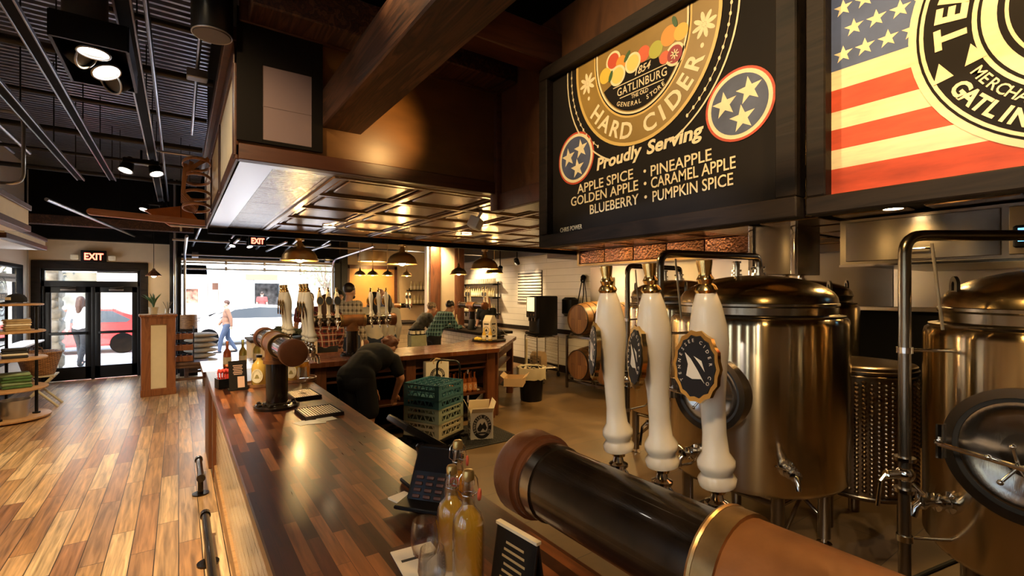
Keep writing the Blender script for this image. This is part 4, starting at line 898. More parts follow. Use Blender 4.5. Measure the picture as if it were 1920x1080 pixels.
tank('tall centre tank with brown-gold dome right of the third tap handle', 3.45, 1.86, .58, .54, 1.63, 1.92, (182, 1.14, .25), (2.64, 2.06, 2.06), ((226, .72), (172, .72)))
tank('large tank cut by the right edge of the picture', 3.45, .30, .58, .54, 1.63, 1.92, (170, 1.12, .28), (2.86, .81, 2.07), ((140, .80),))
tank('tank half hidden behind the first two tap handles, left of the centre tank', 4.50, 3.30, .54, .54, 1.66, 1.93, (190, 1.1, .22), (3.68, 3.27, 2.06), ((215, .72),))
tank('small-looking tank under the stainless duct, only its dome shoulder visible', 5.28, 2.38, .52, .54, 1.68, 1.92, (205, 1.1, .22), None, None)
t = thing('dimpled_tank', 'dark dimple-jacketed drum standing between the two large tanks', 'tank', (4.33, 1.50, 0))
m = MB(); m.lathe([(.33, .30), (.345, .32), (.345, 1.20), (.355, 1.205), (.355, 1.225), (.345, 1.23), (.345, 1.25), (.335, 1.26), (.30, 1.265), (.0001, 1.30)], 48); m.build('shell', P('dark_jacket_steel', (.20, .15, .10), .28, 1), t, 40)
m = MB()
for k in range(48):
    for j in range(26):
        a = 2*PI*k/48; q = frame_z((math.cos(a), math.sin(a), 0), (.345*math.cos(a), .345*math.sin(a), .36+.031*j+(.0155 if k % 2 else 0))); m.lathe([(.0175, -.001), (.012, .006), (.0001, .009)], 6, q)
m.build('dimple_jacket', P('dark_jacket_steel'), t, 80)
for k in range(3):
    a = 2*PI*k/3+.5; m = MB(); m.cyl((.27*math.cos(a), .27*math.sin(a), 0), (.27*math.cos(a), .27*math.sin(a), .32), .04, seg=14); m.build('leg', P('dark_jacket_steel'), t)
for z in (1.19, .33): m = MB(); m.torus(.347, .010, TR((0, 0, z)), 48); m.build('hoop', M_steelh, t)
# loose hoses and taps on the floor between the tanks
m = MB(); m.tube(round_path([(2.72, .72, .012), (3.3, 1.1, .012), (3.9, 1.0, .012), (4.4, .9, .012)], .3), .012, 8); tag(m.build('floor_hose', M_rubber), 'thin dark hose lying on the floor between the two large tanks', 'hose')
# blue control screen behind the right tank
t = thing('control_screen', 'small blue control screen on the hood front at the right edge', 'screen', (4.635, .62, 2.17))
m = MB(); m.box((0, 0, 0), (.07, .20, .15), bev=.01); m.build('housing', M_blackpl, t)
m = MB(); m.box((-.036, 0, .01), (.004, .15, .09)); m.build('screen_face', P('blue_screen', (.1, .3, .6), .3, emit=(.15, .45, .9), estr=1.5), t)
# downlights recessed in the ceilings
def downlight(label, x, y, z, mt=None, r=.075):
    t = thing('downlight', label, 'ceiling light', (x, y, z), 0, 'recessed downlights')
    m = MB(); m.ring(ell(r, r, 28), ell(r*.8, r*.8, 28), .012, None, -.012); m.build('trim_ring', M_tin, t)
    m = MB(); m.prism(ell(r*.8, r*.8, 28), .004, None, -.008); m.build('lens', mt or M_lamp, t)
downlight('downlight in the low ceiling left of the exhaust hood, above the dimpled drum', 4.35, 1.30, 2.424)
downlight('downlight under the copper fascia, the right-hand of two', 6.35, 4.6, 2.308)
downlight('downlight under the copper fascia, the left-hand of two', 6.35, 5.9, 2.308)
downlight('downlight in the tin soffit behind the first brass pendant', 1.32, 5.3, 2.50)
downlight('downlight in the middle of the tin soffit, beyond the white cube speaker', 2.85, 5.05, 2.50)
# ================================================================== BARRELS ON A STEEL RACK
def barrel(label, x, y, z, L=.86):
    t = thing('oak_barrel', label, 'barrel', (x, y, z), 0, None)
    T = basis((0, 1, 0), (0, 0, 1), (1, 0, 0))
    n = 14; pr = [(.265+.055*math.sin(PI*k/n), L*k/n) for k in range(n+1)]
    m = MB(); m.lathe([(.245, .03)]+[(.262, 0)]+pr[1:-1]+[(.262, L), (.245, L-.03)], 40, T); m.build('staves', M_barrel, t, 50)
    for zz in (.03, L-.03):
        m = MB(); m.lathe([(.252, zz-.012), (.252, zz+.012)], 40, T); m.build('head', M_barrelhead, t, smooth=False)
    for q in (.0, .14, .28, .54, .68, .82):
        rr = [.265+.055*math.sin(PI*(q+d)/L)+.003 for d in (0, .04)]; m = MB(); m.ring(ell(rr[0], rr[0], 40), ell(rr[0]-.006, rr[0]-.006, 40), .045, T, q); m.build('hoop', P('dark_hoop', (.035, .028, .022), .45, .5), t)
    return t
barrel('upper front oak barrel on the steel rack by the coffee machine', 5.90, 6.42, 1.30)
barrel('upper rear oak barrel on the rack, mostly behind the first tap handle', 5.90, 5.74, 1.30)
barrel('lower front oak barrel on the steel rack beside the wire cart', 5.90, 6.42, .48)
barrel('lower rear oak barrel on the rack with a dark stamp on its head', 5.90, 5.74, .48)
m = MB(); T = basis((0, -1, 0), (0, 0, 1), (-1, 0, 0), (5.918, 5.74, .48)); m.ring(ell(.09, .05, 24), ell(.08, .04, 24), .002, T); m.box((0, 0, .001), (.10, .03, .002), M=T)
_b = m.build('head_stamp', M_ink); _b.parent = [o for o in bpy.data.objects if o.name.startswith('oak_barrel')][-1]; _b.matrix_parent_inverse = Matrix.Translation((-5.90, -5.74, -.48))
t = thing('barrel_rack', 'two-tier steel rack carrying the four oak barrels', 'rack', (5.95, 5.35, 0))
for z in (.0, .82):
    m = MB()
    for x in (.08, .68):
        m.span((x-.03, 0, z+.12), (x+.03, 1.46, z+.17), .006)
    for y in (.02, .73, 1.44): m.span((.05, y-.02, z+.10), (.71, y+.02, z+.14), .004)
    m.build('tier_frame', M_steelh, t)
    for y in (.08, .70, .78, 1.36):
        m = MB(); m.span((.05, y-.02, z+.16), (.11, y+.02, z+.21), .004); m.span((.65, y-.02, z+.16), (.71, y+.02, z+.21), .004); m.build('cradle', M_steelh, t)
for x in (.05, .71):
    for y in (.0, 1.46):
        m = MB(); m.span((x-.02, y-.02, 0), (x+.02, y+.02, .98), .004); m.build('upright', M_steelh, t)
# ================================================================== COFFEE MACHINE, WIRE CART
t = thing('wire_cart', 'wire shelf cart on casters under the black coffee machine', 'cart', (6.45, 8.15, 0), math.radians(-12))
for x in (-.25, .25):
    for y in (-.30, .30):
        m = MB(); m.cyl((x, y, .12), (x, y, .86), .013); l = m.build('post', M_chrome, t)
        m = MB(); m.cyl((x-.015, y, .05), (x+.015, y, .05), .05, seg=16); m.box((x, y, .10), (.03, .04, .05)); m.build('caster', M_rubber, l)
for z in (.18, .84):
    m = MB()
    for k in range(13): m.cyl((-.25, -.3+.05*k, z), (.25, -.3+.05*k, z), .0045, seg=6)
    for q in (-.25, .25): m.cyl((q, -.3, z), (q, .3, z), .008); m.cyl((q, -.3, z-.03), (q, .3, z-.03), .006)
    for q in (-.3, .3): m.cyl((-.25, q, z), (.25, q, z), .008)
    m.build('wire_shelf', M_chrome, t)
m = MB()
for k in range(9):
    for q in (-.25, .25): m.cyl((q, -.3, .24+.065*k), (q, .3, .24+.065*k), .004, seg=6)
m.build('side_wires', M_chrome, t)
t = thing('coffee_machine', 'tall black coffee dispenser with a lit picture panel on the wire cart', 'coffee machine', (6.45, 8.15, .87), math.radians(-12))
m = MB(); m.box((.04, 0, .42), (.44, .52, .84), bev=.015); m.box((-.20, 0, .60), (.10, .50, .46), bev=.015); m.box((-.20, 0, .03), (.16, .50, .06), bev=.01); m.build('body', M_blackpl, t)
m = MB(); m.box((-.252, .02, .66), (.006, .36, .30)); m.build('picture_panel', P('lit_coffee_panel', (.6, .5, .25), .3, var=.5, vscale=14, emit=(.8, .62, .28), estr=1.2), t)
m = MB()
for k in range(3): m.cyl((-.22, -.15+.15*k, .30), (-.22, -.15+.15*k, .37), .022); m.box((-.254, -.15+.15*k, .44), (.006, .06, .04))
m.build('nozzle', M_steelh, t)
m = MB(); m.box((-.22, 0, .068), (.12, .40, .012)); m.build('drip_grille', M_steelh, t)
for i, (dx, dy, a, h) in enumerate(((-.10, -.12, .1, .25), (-.08, .12, -.2, .22))):
    t = thing('printed_carton', ['left', 'right'][i]+' printed cider carton on the lower wire shelf of the cart', 'carton', (6.45+dx, 8.15+dy, .187), a)
    m = MB(); m.box((0, 0, h/2), (.17, .17, h)); m.prism([(-.085, 0), (.085, 0), (.03, .09), (-.03, .09)], .17, TR((0, .085, h), (PI/2, 0, 0))); m.build('box', M_kraft, t, smooth=False)
    T = basis((0, -1, 0), (0, 0, 1), (-1, 0, 0), (-.0855, 0, h/2)); m = MB(); m.ring(ell(.06, .075, 24), ell(.05, .065, 24), .001, T); m.box((0, 0, 0), (.05, .04, .002), M=T); m.build('print', M_ink, t)
t = thing('paper_towel_dispenser', 'glossy black dispenser on the white wall above the barrels', 'dispenser', (XR, 7.78, 1.48))
m = MB(); m.box((-.11, 0, 0), (.22, .34, .40), bev=.05); m.build('cover', M_blackpl, t)
m = MB(); m.box((-.12, 0, -.205), (.14, .24, .012)); m.build('slot', M_ink, t)
t = thing('coiled_hose', 'dark hose and cord hanging from a wall hook beside the stainless cladding', 'hose', (XR-.04, 7.42, 2.05))
m = MB(); m.sphere((-.02, 0, .05), (.05, .06, .06), 12); m.torus(.05, .016, TR((-.03, 0, .0), (PI/2, 0, PI/2)), 20); m.build('hook', M_black, t)
m = MB(); m.tube([(-.02, .02, .05), (-.03, .08, -.2), (-.03, .16, -.5), (-.03, .15, -.62)], .012); m.tube([(-.02, -.01, .05), (-.03, -.02, -.3), (-.03, .03, -.62)], .012); m.tube([(-.02, -.02, .05), (-.03, -.09, -.25), (-.03, -.13, -.55)], .009); m.build('cord', M_rubber, t)
t = thing('slatted_panel', 'pale panel of horizontal slats on the white wall under a track spot', 'panel', (XR, 9.36, 1.92))
m = MB(); m.box((-.008, 0, 0), (.012, .98, .78)); m.build('back', M_blackwood, t, smooth=False)
for k in range(11): m = MB(); m.box((-.022, 0, -.36+.072*k), (.02, .96, .050), bev=.003); m.build('slat', M_white, t)
t = thing('paper_notice', 'yellow printed notice taped on the stainless wall cladding', 'notice', (XR-.025, 6.72, 1.90))
m = MB(); m.box((0, 0, 0), (.004, .30, .36)); m.build('sheet', P('yellow_paper', (.85, .68, .30), .6), t, smooth=False)
m = MB(); m.box((-.0025, 0, .13), (.002, .18, .035))
for k in range(5): m.box((-.0025, 0, .07-.045*k), (.002, .20-.02*(k % 3), .012))
m.build('print', P('olive_print', (.35, .28, .10), .6), t, smooth=False)
# ================================================================== STAFF FLOOR: racks, hand truck, boxes, mat, bag, bottles, bin
m = MB(); m.span((1.9, 4.76, 0), (3.46, 5.62, .012), .004)
fm = tag(m.build('floor_mat', M_rubber), 'black rubber mat under the glass racks and printed carton', 'mat')
m = MB()
for i in range(26):
    for j in range(14): m.torus(.022, .004, TR((1.95+.058*i, 4.81+.058*j, .013)), 8, 4)
m.build('mat_rings', M_rubber, fm)
m = MB(); m.span((5.1, 7.35, 0), (5.9, 8.3, .012), .004); tag(m.build('floor_mat', M_rubber), 'black rubber mat in front of the wire cart', 'mat')
M_blue = P('teal_blue_plastic', (.045, .155, .20), .45); M_sage = P('sage_green_plastic', (.30, .36, .27), .5); M_cr = P('stained_cream_plastic', (.50, .45, .30), .55)
RZ = math.radians(28)
def glass_rack(label, loc, rz, h, mt, open_top=False):
    t = thing('glass_rack', label, 'rack', loc, rz, None); w = .5
    tiers = max(1, round(h/.085)); th = h/tiers
    m = MB()
    for k in range(tiers):
        z = th*k
        for s in (-1, 1):
            m.box((0, s*(w/2-.006), z+.014), (w, .012, .028)); m.box((s*(w/2-.006), 0, z+.014), (.012, w, .028))
            for i in range(9):
                u = -w/2+.03+(w-.06)*i/8
                m.box((u, s*(w/2-.006), z+th*.5+.012), (.010, .010, th-.02), rot=(0, .5*(-1)**i, 0)); m.box((s*(w/2-.006), u, z+th*.5+.012), (.010, .010, th-.02), rot=(.5*(-1)**i, 0, 0))
    for s in (-1, 1): m.box((0, s*(w/2-.006), h-.010), (w, .014, .020)); m.box((s*(w/2-.006), 0, h-.010), (.014, w, .020))
    for sx in (-1, 1):
        for sy in (-1, 1): m.box((sx*(w/2-.03), sy*(w/2-.004), h/2), (.06, .010, h)); m.box((sx*(w/2-.004), sy*(w/2-.03), h/2), (.010, .06, h))
    m.box((0, 0, .006), (w, w, .006)); m.build('rack_frame', mt, t, smooth=False)
    if open_top:
        for zq in (h-.022, h*.35):
            m = MB()
            for i in range(5):
                for j in range(5): c = (-.19+.095*i, -.19+.095*j); m.ring(ell(.052, .052, 8, c=c), ell(.046, .046, 8, c=c), .012, None, zq)
            m.build('compartment_grid', mt, t, smooth=False)
    return t
CX, CY = 2.50, 5.22
t = thing('rack_dolly', 'low black dolly under the stack of glass racks', 'dolly', (CX, CY, 0.012), RZ)
m = MB(); m.box((0, 0, .10), (.52, .52, .03), bev=.006); m.build('deck', M_blackpl, t)
for sx in (-1, 1):
    for sy in (-1, 1): m = MB(); m.cyl((sx*.2-.015, sy*.2, .04), (sx*.2+.015, sy*.2, .04), .04, seg=14); m.box((sx*.2, sy*.2, .075), (.03, .05, .03)); m.build('caster', M_rubber, t)
m = MB(); m.tube(round_path([(.275, -.17, .10), (.30, -.17, .93), (.30, .17, .93), (.275, .17, .10)], .08), .013, 10); m.build('push_handle', M_blackpl, t)
z = .13
for lab, h, mt, op in (('stained cream glass rack at the bottom of the stack', .17, M_cr, False), ('sage green glass rack in the middle of the stack', .17, M_sage, False), ('teal blue glass rack under the open-topped one', .10, M_blue, False), ('open-topped teal blue glass rack on top of the stack', .17, M_blue, True)):
    glass_rack(lab, (CX, CY, z), RZ, h-.002, mt, op); z += h
# printed carton with open flaps
t = thing('printed_carton', 'open-flapped cream carton with a round black print on the rubber mat', 'carton', (3.07, 5.10, .012), math.radians(-22))
m = MB(); w, h = .27, .32
for s in (-1, 1): m.box((0, s*w/2, h/2), (w, .005, h)); m.box((s*w/2, 0, h/2), (.005, w, h))
m.box((0, 0, .003), (w, w, .006)); m.build('box', M_paper, t, smooth=False)
for nm, T in (('flap', TR((0, -w/2, h), (.95, 0, 0))), ('flap', TR((0, w/2, h), (-.5, 0, PI))), ('flap', TR((-w/2, 0, h), (.45, 0, -PI/2))), ('flap', TR((w/2, 0, h), (.3, 0, PI/2)))):
    m = MB(); m.box((0, -.0, .065), (w*.96, .004, .13), M=T); m.build(nm, M_paper if rnd.random() < .5 else M_kraft, t, smooth=False)
m = MB()
for a in (0, -PI/2):
    T = Matrix.Rotation(a, 4, 'Z') @ basis((1, 0, 0), (0, 0, 1), (0, -1, 0), (0, -w/2-.003, h*.47))
    m.ring(ell(.115, .145), ell(.076, .104), .001, T); m.ring(ell(.072, .100), ell(.069, .097), .001, T)
    m.prism([(-.06, -.02), (-.02, .05), (0, .02), (.03, .06), (.06, -.015), (.04, -.05), (.01, -.02), (-.02, -.06), (-.05, -.05)], .001, T); m.prism([(-.05, -.065), (.05, -.065), (.045, -.085), (-.045, -.085)], .001, T)
m.build('print', M_ink, t, smooth=False)
for a in (0, -PI/2):
    T = Matrix.Rotation(a, 4, 'Z') @ basis((1, 0, 0), (0, 0, 1), (0, -1, 0), (0, -w/2-.0045, h*.47)); m = MB(); m.arc_text('TENNESSEE CIDER CO', .033, .096, 215, -35, T, ry=.125, bold=.0008); m.build('print_lettering', M_paper, t, smooth=False)
# paper bag on the counter shelf
t = thing('paper_bag', 'cream paper carrier bag with round black print behind the blue racks', 'bag', (2.74, 5.66, .572), math.radians(-6))
m = MB(); m.box((0, 0, .0), (.30, .10, .012)); m.box((0, -.05, .165), (.31, .004, .33)); m.box((0, .05, .165), (.31, .004, .33)); m.box((-.153, 0, .165), (.004, .10, .33)); m.box((.153, 0, .165), (.004, .10, .33)); m.build('bag', M_paper, t, smooth=False)
for s in (-1, 1):
    m = MB(); m.tube([(-.05, s*.05, .30), (-.055, s*.05, .34), (-.02, s*.05, .365), (.03, s*.05, .36), (.055, s*.05, .335), (.05, s*.05, .30)], .011, 8, flat=.5); m.build('handle', M_kraft, t)
m = MB(); T = basis((1, 0, 0), (0, 0, 1), (0, -1, 0), (.0, -.053, .15)); m.ring(ell(.10, .10), ell(.066, .066), .001, T); m.prism([(-.05, -.02), (-.01, .04), (.05, -.01), (.03, -.04), (0, -.01), (-.03, -.04)], .001, T); m.build('print', M_ink, t, smooth=False)
m = MB(); m.arc_text('TENNESSEE CIDER CO', .028, .083, 215, -35, T @ TR((0, 0, .0015)), bold=.0005); m.build('print_lettering', M_paper, t, smooth=False)
m = MB(); m.span((2.55, 5.60, .39), (2.95, 6.0, .563), .004); tag(m.build('carton_lid', M_kraft), 'flat kraft carton under the paper carrier bag', 'carton')
# amber bottles in the open shelf
def amber(label, x, y, z, group):
    t = thing('amber_bottle', label, 'bottle', (x, y, z), 0, group)
    m = MB(); m.lathe([(.033, 0), (.037, .004), (.037, .15), (.030, .18), (.014, .205), (.013, .26), (.016, .265), (.016, .28), (.0001, .281)], 18); m.build('glass_body', P('amber_glass', (.30, .08, .02), .08, coat=.5), t, 50)
    m = MB(); m.lathe([(.0376, .03), (.0379, .032), (.0379, .135), (.0376, .137)], 18); l = m.build('label', P('orange_label', (.72, .30, .10), .5), t)
    m = MB(); T = basis((1, 0, 0), (0, 0, 1), (0, -1, 0), (0, -.0385, .085)); m.ring(ell(.020, .030, 20), ell(.014, .023, 20), .0008, T); m.build('label_print', M_paper, l)
    return t
a0 = amber('amber bottle with orange label in rows on the open counter shelf', 3.02, 5.86, .391, 'amber bottles on the open shelf')
for i in range(1, 12): dup(a0, (3.02+.082*(i % 6)-.0, 5.86+.10*(i//6), .391))
# black bin with liner, cartons
t = thing('trash_bin', 'black bin with a crumpled cream liner beside the angled counter', 'bin', (4.82, 6.36, 0))
m = MB(); m.lathe([(.17, 0), (.18, .01), (.215, .52), (.225, .53), (.21, .535), (.165, .02), (.0001, .02)], 32); m.build('can', M_blackpl, t)
m = MB(); vs = []; n = 40
for k, (r, z) in enumerate(((.205, .50), (.225, .555), (.245, .55), (.245, .45), (.24, .36))):
    for i in range(n): vs.append(((r+rnd.uniform(-.012, .012))*math.cos(2*PI*i/n), (r+rnd.uniform(-.012, .012))*math.sin(2*PI*i/n), z+rnd.uniform(-.015, .015)))
m.faces(vs, [(k*n+i, k*n+(i+1) % n, (k+1)*n+(i+1) % n, (k+1)*n+i) for k in range(4) for i in range(n)]); m.build('liner', P('cream_liner', (.62, .54, .38), .4), t)
t = thing('cardboard_box', 'low open cardboard box on the shelf of the angled counter', 'box', (4.18, 5.93, .395), R45)
m = MB()
for s in (-1, 1): m.box((0, s*.14, .06), (.36, .005, .12)); m.box((s*.18, 0, .06), (.005, .28, .12)); m.box((0, s*.17, .14), (.36, .07, .004), rot=(s*.6, 0, 0))
m.box((0, 0, .003), (.36, .28, .006)); m.build('box', M_kraft, t, smooth=False)
# round tray with a carton, bottles and lemons on the angled end
t = thing('round_tray', 'dark round serving tray at the angled end of the dark counter', 'tray', (4.15, 6.62, BZ))
m = MB(); m.lathe([(.27, 0), (.275, .004), (.275, .028), (.265, .028), (.26, .010), (.0001, .010)], 40); m.build('tray', M_blackwood, t)
t = thing('printed_carton', 'tall cream cider carton with handle on the round serving tray', 'carton', (4.22, 6.70, BZ+.011), .35)
m = MB(); m.box((0, 0, .15), (.19, .15, .30)); m.prism([(-.095, 0), (.095, 0), (.03, .10), (-.03, .10)], .15, TR((0, .075, .30), (PI/2, 0, 0))); m.build('box', M_paper, t, smooth=False)
m = MB()
for a in (0, -PI/2):
    T = Matrix.Rotation(a, 4, 'Z') @ basis((1, 0, 0), (0, 0, 1), (0, -1, 0), (0, -.0765 if a == 0 else -.0965, .16)); m.ring(ell(.055, .055, 28), ell(.048, .048, 28), .001, T); m.prism([(-.03, -.02), (0, .03), (.03, -.02)], .001, T); m.box((0, .10, 0), (.10, .02, .002), M=T); m.box((0, -.10, 0), (.11, .03, .002), M=T)
m.build('print', M_ink, t, smooth=False)
for i, (x, y, lab) in enumerate(((4.02, 6.56, 'left'), (4.10, 6.50, 'right'))):
    lathe_obj('cider_bottle', lab+' of two small golden cider bottles on the round serving tray', 'bottle', (x, y, BZ+.011), [('glass_body', P('golden_glass', (.70, .45, .08), .06, coat=.4), [(.030, 0), (.032, .004), (.032, .11), (.012, .16), (.011, .21), (.0001, .212)]), ('label', P('cream_label'), [(.0325, .03), (.0328, .032), (.0328, .09), (.0325, .092)])])
for i, (x, y) in enumerate(((3.93, 6.66), (3.99, 6.72), (3.96, 6.60))):
    m = MB(); m.lathe([(.0001, -.042), (.008, -.038), (.024, -.022), (.029, 0), (.024, .022), (.008, .038), (.0001, .042)], 14, TR((0, 0, .03), (0, PI/2, .4+i))); o = m.build('lemon', P('lemon_skin', (.82, .62, .08), .4), None, 60); o.location = (x, y, BZ+.011)
    tag(o, 'yellow lemon in the little heap left on the round serving tray', 'lemon', 'lemons on the serving tray')
t = thing('card_terminal', 'black payment terminal with a pale card, right of the serving tray', 'card terminal', (4.55, 6.98, BZ), .5)
m = MB(); m.box((0, 0, .02), (.22, .16, .04), bev=.008); m.box((0, .03, .12), (.24, .02, .18), rot=(-.5, 0, 0), bev=.006); m.build('body', M_blackpl, t)
m = MB(); m.box((.15, -.06, .08), (.09, .003, .13), rot=(-.7, .5, .2)); m.build('card', M_paper, t, smooth=False)
m = MB(); m.cyl((5.02, 6.78, .02), (4.99, 6.72, .98), .02, seg=10); m.cyl((5.03, 6.80, 0), (5.02, 6.78, .08), .05, seg=12); tag(m.build('broom_handle', P('pale_handle', (.66, .56, .38), .5)), 'pale broom handle leaning at the end of the angled counter', 'broom')
m = MB(); m.span((3.40, 5.90, .392), (3.54, 6.1, .41)); tag(m.build('paper_roll', M_paper), 'small white paper stack on the shelf of the angled counter', 'paper')
# ================================================================== ENTRY SIDE: pillar, bench, merchandise
t = thing('wood_pillar', 'orange-brown wooden pillar with a cream panel, potted plant on its cap', 'pillar', (-.30, 10.55, 0), math.radians(4))
for sx in (-1, 1):
    for sy in (-1, 1): m = MB(); m.box((sx*.175, sy*.175, .68), (.13, .13, 1.36), bev=.004); m.build('corner_board', M_pillarwood, t)
m = MB(); m.box((0, 0, .06), (.50, .50, .12), bev=.006); m.box((0, 0, 1.30), (.47, .47, .14), bev=.004); m.build('plinth', M_pillarwood, t)
m = MB(); m.box((0, 0, .68), (.40, .40, 1.2)); m.build('panel', M_creamp, t, smooth=False)
m = MB(); m.box((0, 0, 1.385), (.54, .54, .035), bev=.006); m.box((0, 0, 1.355), (.50, .50, .03), bev=.006); m.build('cap', M_pillarwood, t)
t = thing('potted_plant', 'spiky green plant in a pale pot on the wooden pillar', 'plant', (-.36, 10.50, 1.403))
m = MB(); m.lathe([(.05, 0), (.055, .004), (.075, .12), (.08, .125), (.072, .128), (.066, .11), (.0001, .11)], 24); m.build('pot', M_creamp, t)
m = MB()
for k in range(22):
    a = rnd.uniform(0, 2*PI); l = rnd.uniform(.16, .30); tl = rnd.uniform(.15, .75); d = Vector((math.cos(a), math.sin(a), 0)); pts = [d*(l*tl*u*u)+Vector((0, 0, .11+l*u*(1-.25*tl*u))) for u in (0, .3, .6, .85, 1)]
    m.tube(pts, .01, 4, rs=[.007, .011, .010, .006, .001], flat=1.0)
m.build('leaves', P('plant_green', (.06, .13, .04), .5, var=.4), t)
t = thing('twig_glass', 'glass of dry twigs beside the potted plant on the pillar', 'glass', (-.16, 10.44, 1.403))
m = MB(); m.lathe([(.035, 0), (.04, .10), (.038, .10), (.033, .004), (.0001, .004)], 18, cap=False); m.build('glass', M_glass, t)
m = MB()
for k in range(9): a = rnd.uniform(0, 6.28); m.tube([(0, 0, .01), (.03*math.cos(a), .03*math.sin(a), .14), (.07*math.cos(a), .07*math.sin(a), .22)], .003, 5)
m.build('twigs', P('twig_grey', (.25, .22, .18), .7), t)
def bench(label, x, y, w, d, h, rz=0):
    t = thing('wood_bench', label, 'bench', (x, y, 0), rz); dk = wood('dark_bench_wood', [(.06, .032, .020), (.15, .08, .05), (.10, .05, .032)], (2, 10, 10), .5, .2)
    m = MB(); m.box((0, 0, h-.025), (w, d, .05), bev=.006); m.build('top', dk, t)
    for sx in (-1, 1):
        for sy in (-1, 1): m = MB(); m.box((sx*(w/2-.06), sy*(d/2-.05), (h-.05)/2), (.07, .07, h-.05), bev=.004); m.build('leg', dk, t)
    m = MB(); m.box((0, -(d/2-.05), .16), (w-.1, .03, .05)); m.box((0, 0, h-.08), (w-.08, d-.08, .05)); m.build('rail', dk, t)
bench('dark wooden bench under the tiered jar baskets, right of the pillar', .17, 11.05, .62, .42, .47)
bench('low dark bench under the stack of grain sacks', .38, 12.05, .62, .5, .30)
t = thing('basket_tower', 'three-tier wooden crate tower of small jars on the dark bench', 'display', (.08, 11.08, .47))
for k in range(3):
    m = MB(); z = .02+.21*k; m.box((0, 0, z), (.30, .30, .015)); m.box((0, -.15, z+.05), (.30, .012, .09)); m.box((0, .15, z+.05), (.30, .012, .09)); m.box((.15, 0, z+.05), (.012, .30, .09)); m.box((-.15, 0, z+.05), (.012, .30, .09)); m.build('crate', M_pillarwood, t)
m = MB()
for sx in (-1, 1):
    for sy in (-1, 1): m.cyl((sx*.155, sy*.155, 0), (sx*.155, sy*.155, .66), .008)
m.build('frame', M_blacksat, t)
for k in range(3):
    for i in range(3):
        for j in range(2):
            o = thing('jar', 'small dark-lidded jar in the crate tower, one of three tiers', 'jar', (-.01+.095*i, 11.02+.11*j, .47+.03+.21*k), 0, 'jars in the crate tower')
            m = MB(); m.lathe([(.03, 0), (.036, .004), (.036, .08), (.03, .09)], 12); m.build('jar_body', P('jam_jar', (.30, .10, .05), .1, coat=.4), o)
            m = MB(); m.lathe([(.034, .09), (.034, .108), (.0001, .11)], 12); m.build('lid', M_black, o)
for k in range(6):
    m = MB(); m.sphere((0, 0, .0535), (.31-.008*(k % 2), .24, .0535), 24); o = m.build('grain_sack', P('sack_cloth', (.46, .40, .32), .8, var=.15, vscale=5), None, 80)
    o.location = (.38+rnd.uniform(-.02, .02), 12.05, .30+.108*k); o.rotation_euler = (0, 0, rnd.uniform(-.06, .06))
    tag(o, 'beige grain sack in the stack on the low bench: '+['lowest', 'second from the floor', 'third from the floor', 'fourth from the floor', 'second from the top', 'topmost'][k], 'sack', 'grain sacks stacked by the garage opening')
m = MB(); m.lathe([(.15, 0), (.16, .01), (.155, .30), (.14, .30), (.14, .02), (.0001, .02)], 28); o = m.build('ribbed_basket', M_wicker); o.location = (.18, 12.50, 1.0); tag(o, 'round ribbed basket beside the sacks, in front of the garage frame', 'basket')
m = MB(); m.span((.02, 12.36, 0), (.34, 12.66, 1.0), .006); tag(m.build('display_plinth', M_blackwood), 'dark plinth under the ribbed basket by the garage frame', 'plinth')
# round shelf rack with merchandise
RX, RY = -2.02, 9.55
t = thing('shelf_rack', 'round wooden shelf rack on black pipe posts at the left edge', 'shelf', (RX, RY, 0))
for z, r in ((.04, .50), (.44, .47), (.86, .46), (1.24, .44), (1.62, .42)):
    m = MB(); m.lathe([(r-.01, z-.015), (r, z-.008), (r, z+.008), (r-.01, z+.015)], 40); m.build('shelf', M_shelfwood, t)
for a in (20, 110, 200, 290):
    ar = math.radians(a-15); m = MB(); x, y = .34*math.cos(ar), .34*math.sin(ar); m.cyl((x, y, .03), (x, y, 1.62), .019)
    for z in (.055, 1.585): m.cyl((x, y, z), (x, y, z+.02), .045)
    m.build('post', M_blacksat, t)
t = thing('baseball_cap', 'black baseball cap with a pale badge on the top of the shelf rack', 'cap', (RX+.17, RY-.16, 1.655), -.6)
m = MB(); m.lathe([(.10, 0), (.105, .02), (.10, .06), (.075, .10), (.03, .118), (.0001, .12)], 24, sx=1, sy=1.12); m.build('crown', P('black_cloth', (.012, .012, .013), .9), t, 60)
m = MB(); m.prism(ell(.085, .13, 20, 200, 340, (0, -.06))+[(.08, -.07), (-.08, -.07)], .008, TR((0, 0, .012), (.15, 0, 0))); m.build('brim', P('black_cloth'), t)
m = MB(); m.box((0, -.112, .05), (.07, .008, .04)); m.build('badge', M_creamp, t)
def folded(label, loc, n, mt, group, w=.26, d=.20, rz=0, th=.03):
    for k in range(n):
        m = MB(); m.box((rnd.uniform(-.01, .01), rnd.uniform(-.01, .01), th/2), (w, d, th*.96), bev=.012); o = m.build('folded_shirt', mt[k % len(mt)], None, 60); o.location = (loc[0], loc[1], loc[2]+th*k); o.rotation_euler = (0, 0, rz+rnd.uniform(-.08, .08))
        tag(o, label+', '+['bottom', 'second up', 'third up', 'fourth up', 'top'][k]+' of pile', 'shirt', group)
M_kh = P('khaki_cloth', (.45, .33, .18), .9, var=.2, vscale=20); M_dk = P('charcoal_cloth', (.03, .03, .03), .9); M_gr = P('green_cloth', (.07, .15, .045), .85, var=.3, vscale=12); M_gr2 = P('pale_green_cloth', (.22, .30, .16), .85, var=.2, vscale=12)
folded('folded khaki shirt on the second shelf of the rack', (RX+.16, RY-.10, 1.256), 5, [M_kh, M_kh, M_paper], 'folded khaki shirts', rz=.4, th=.032)
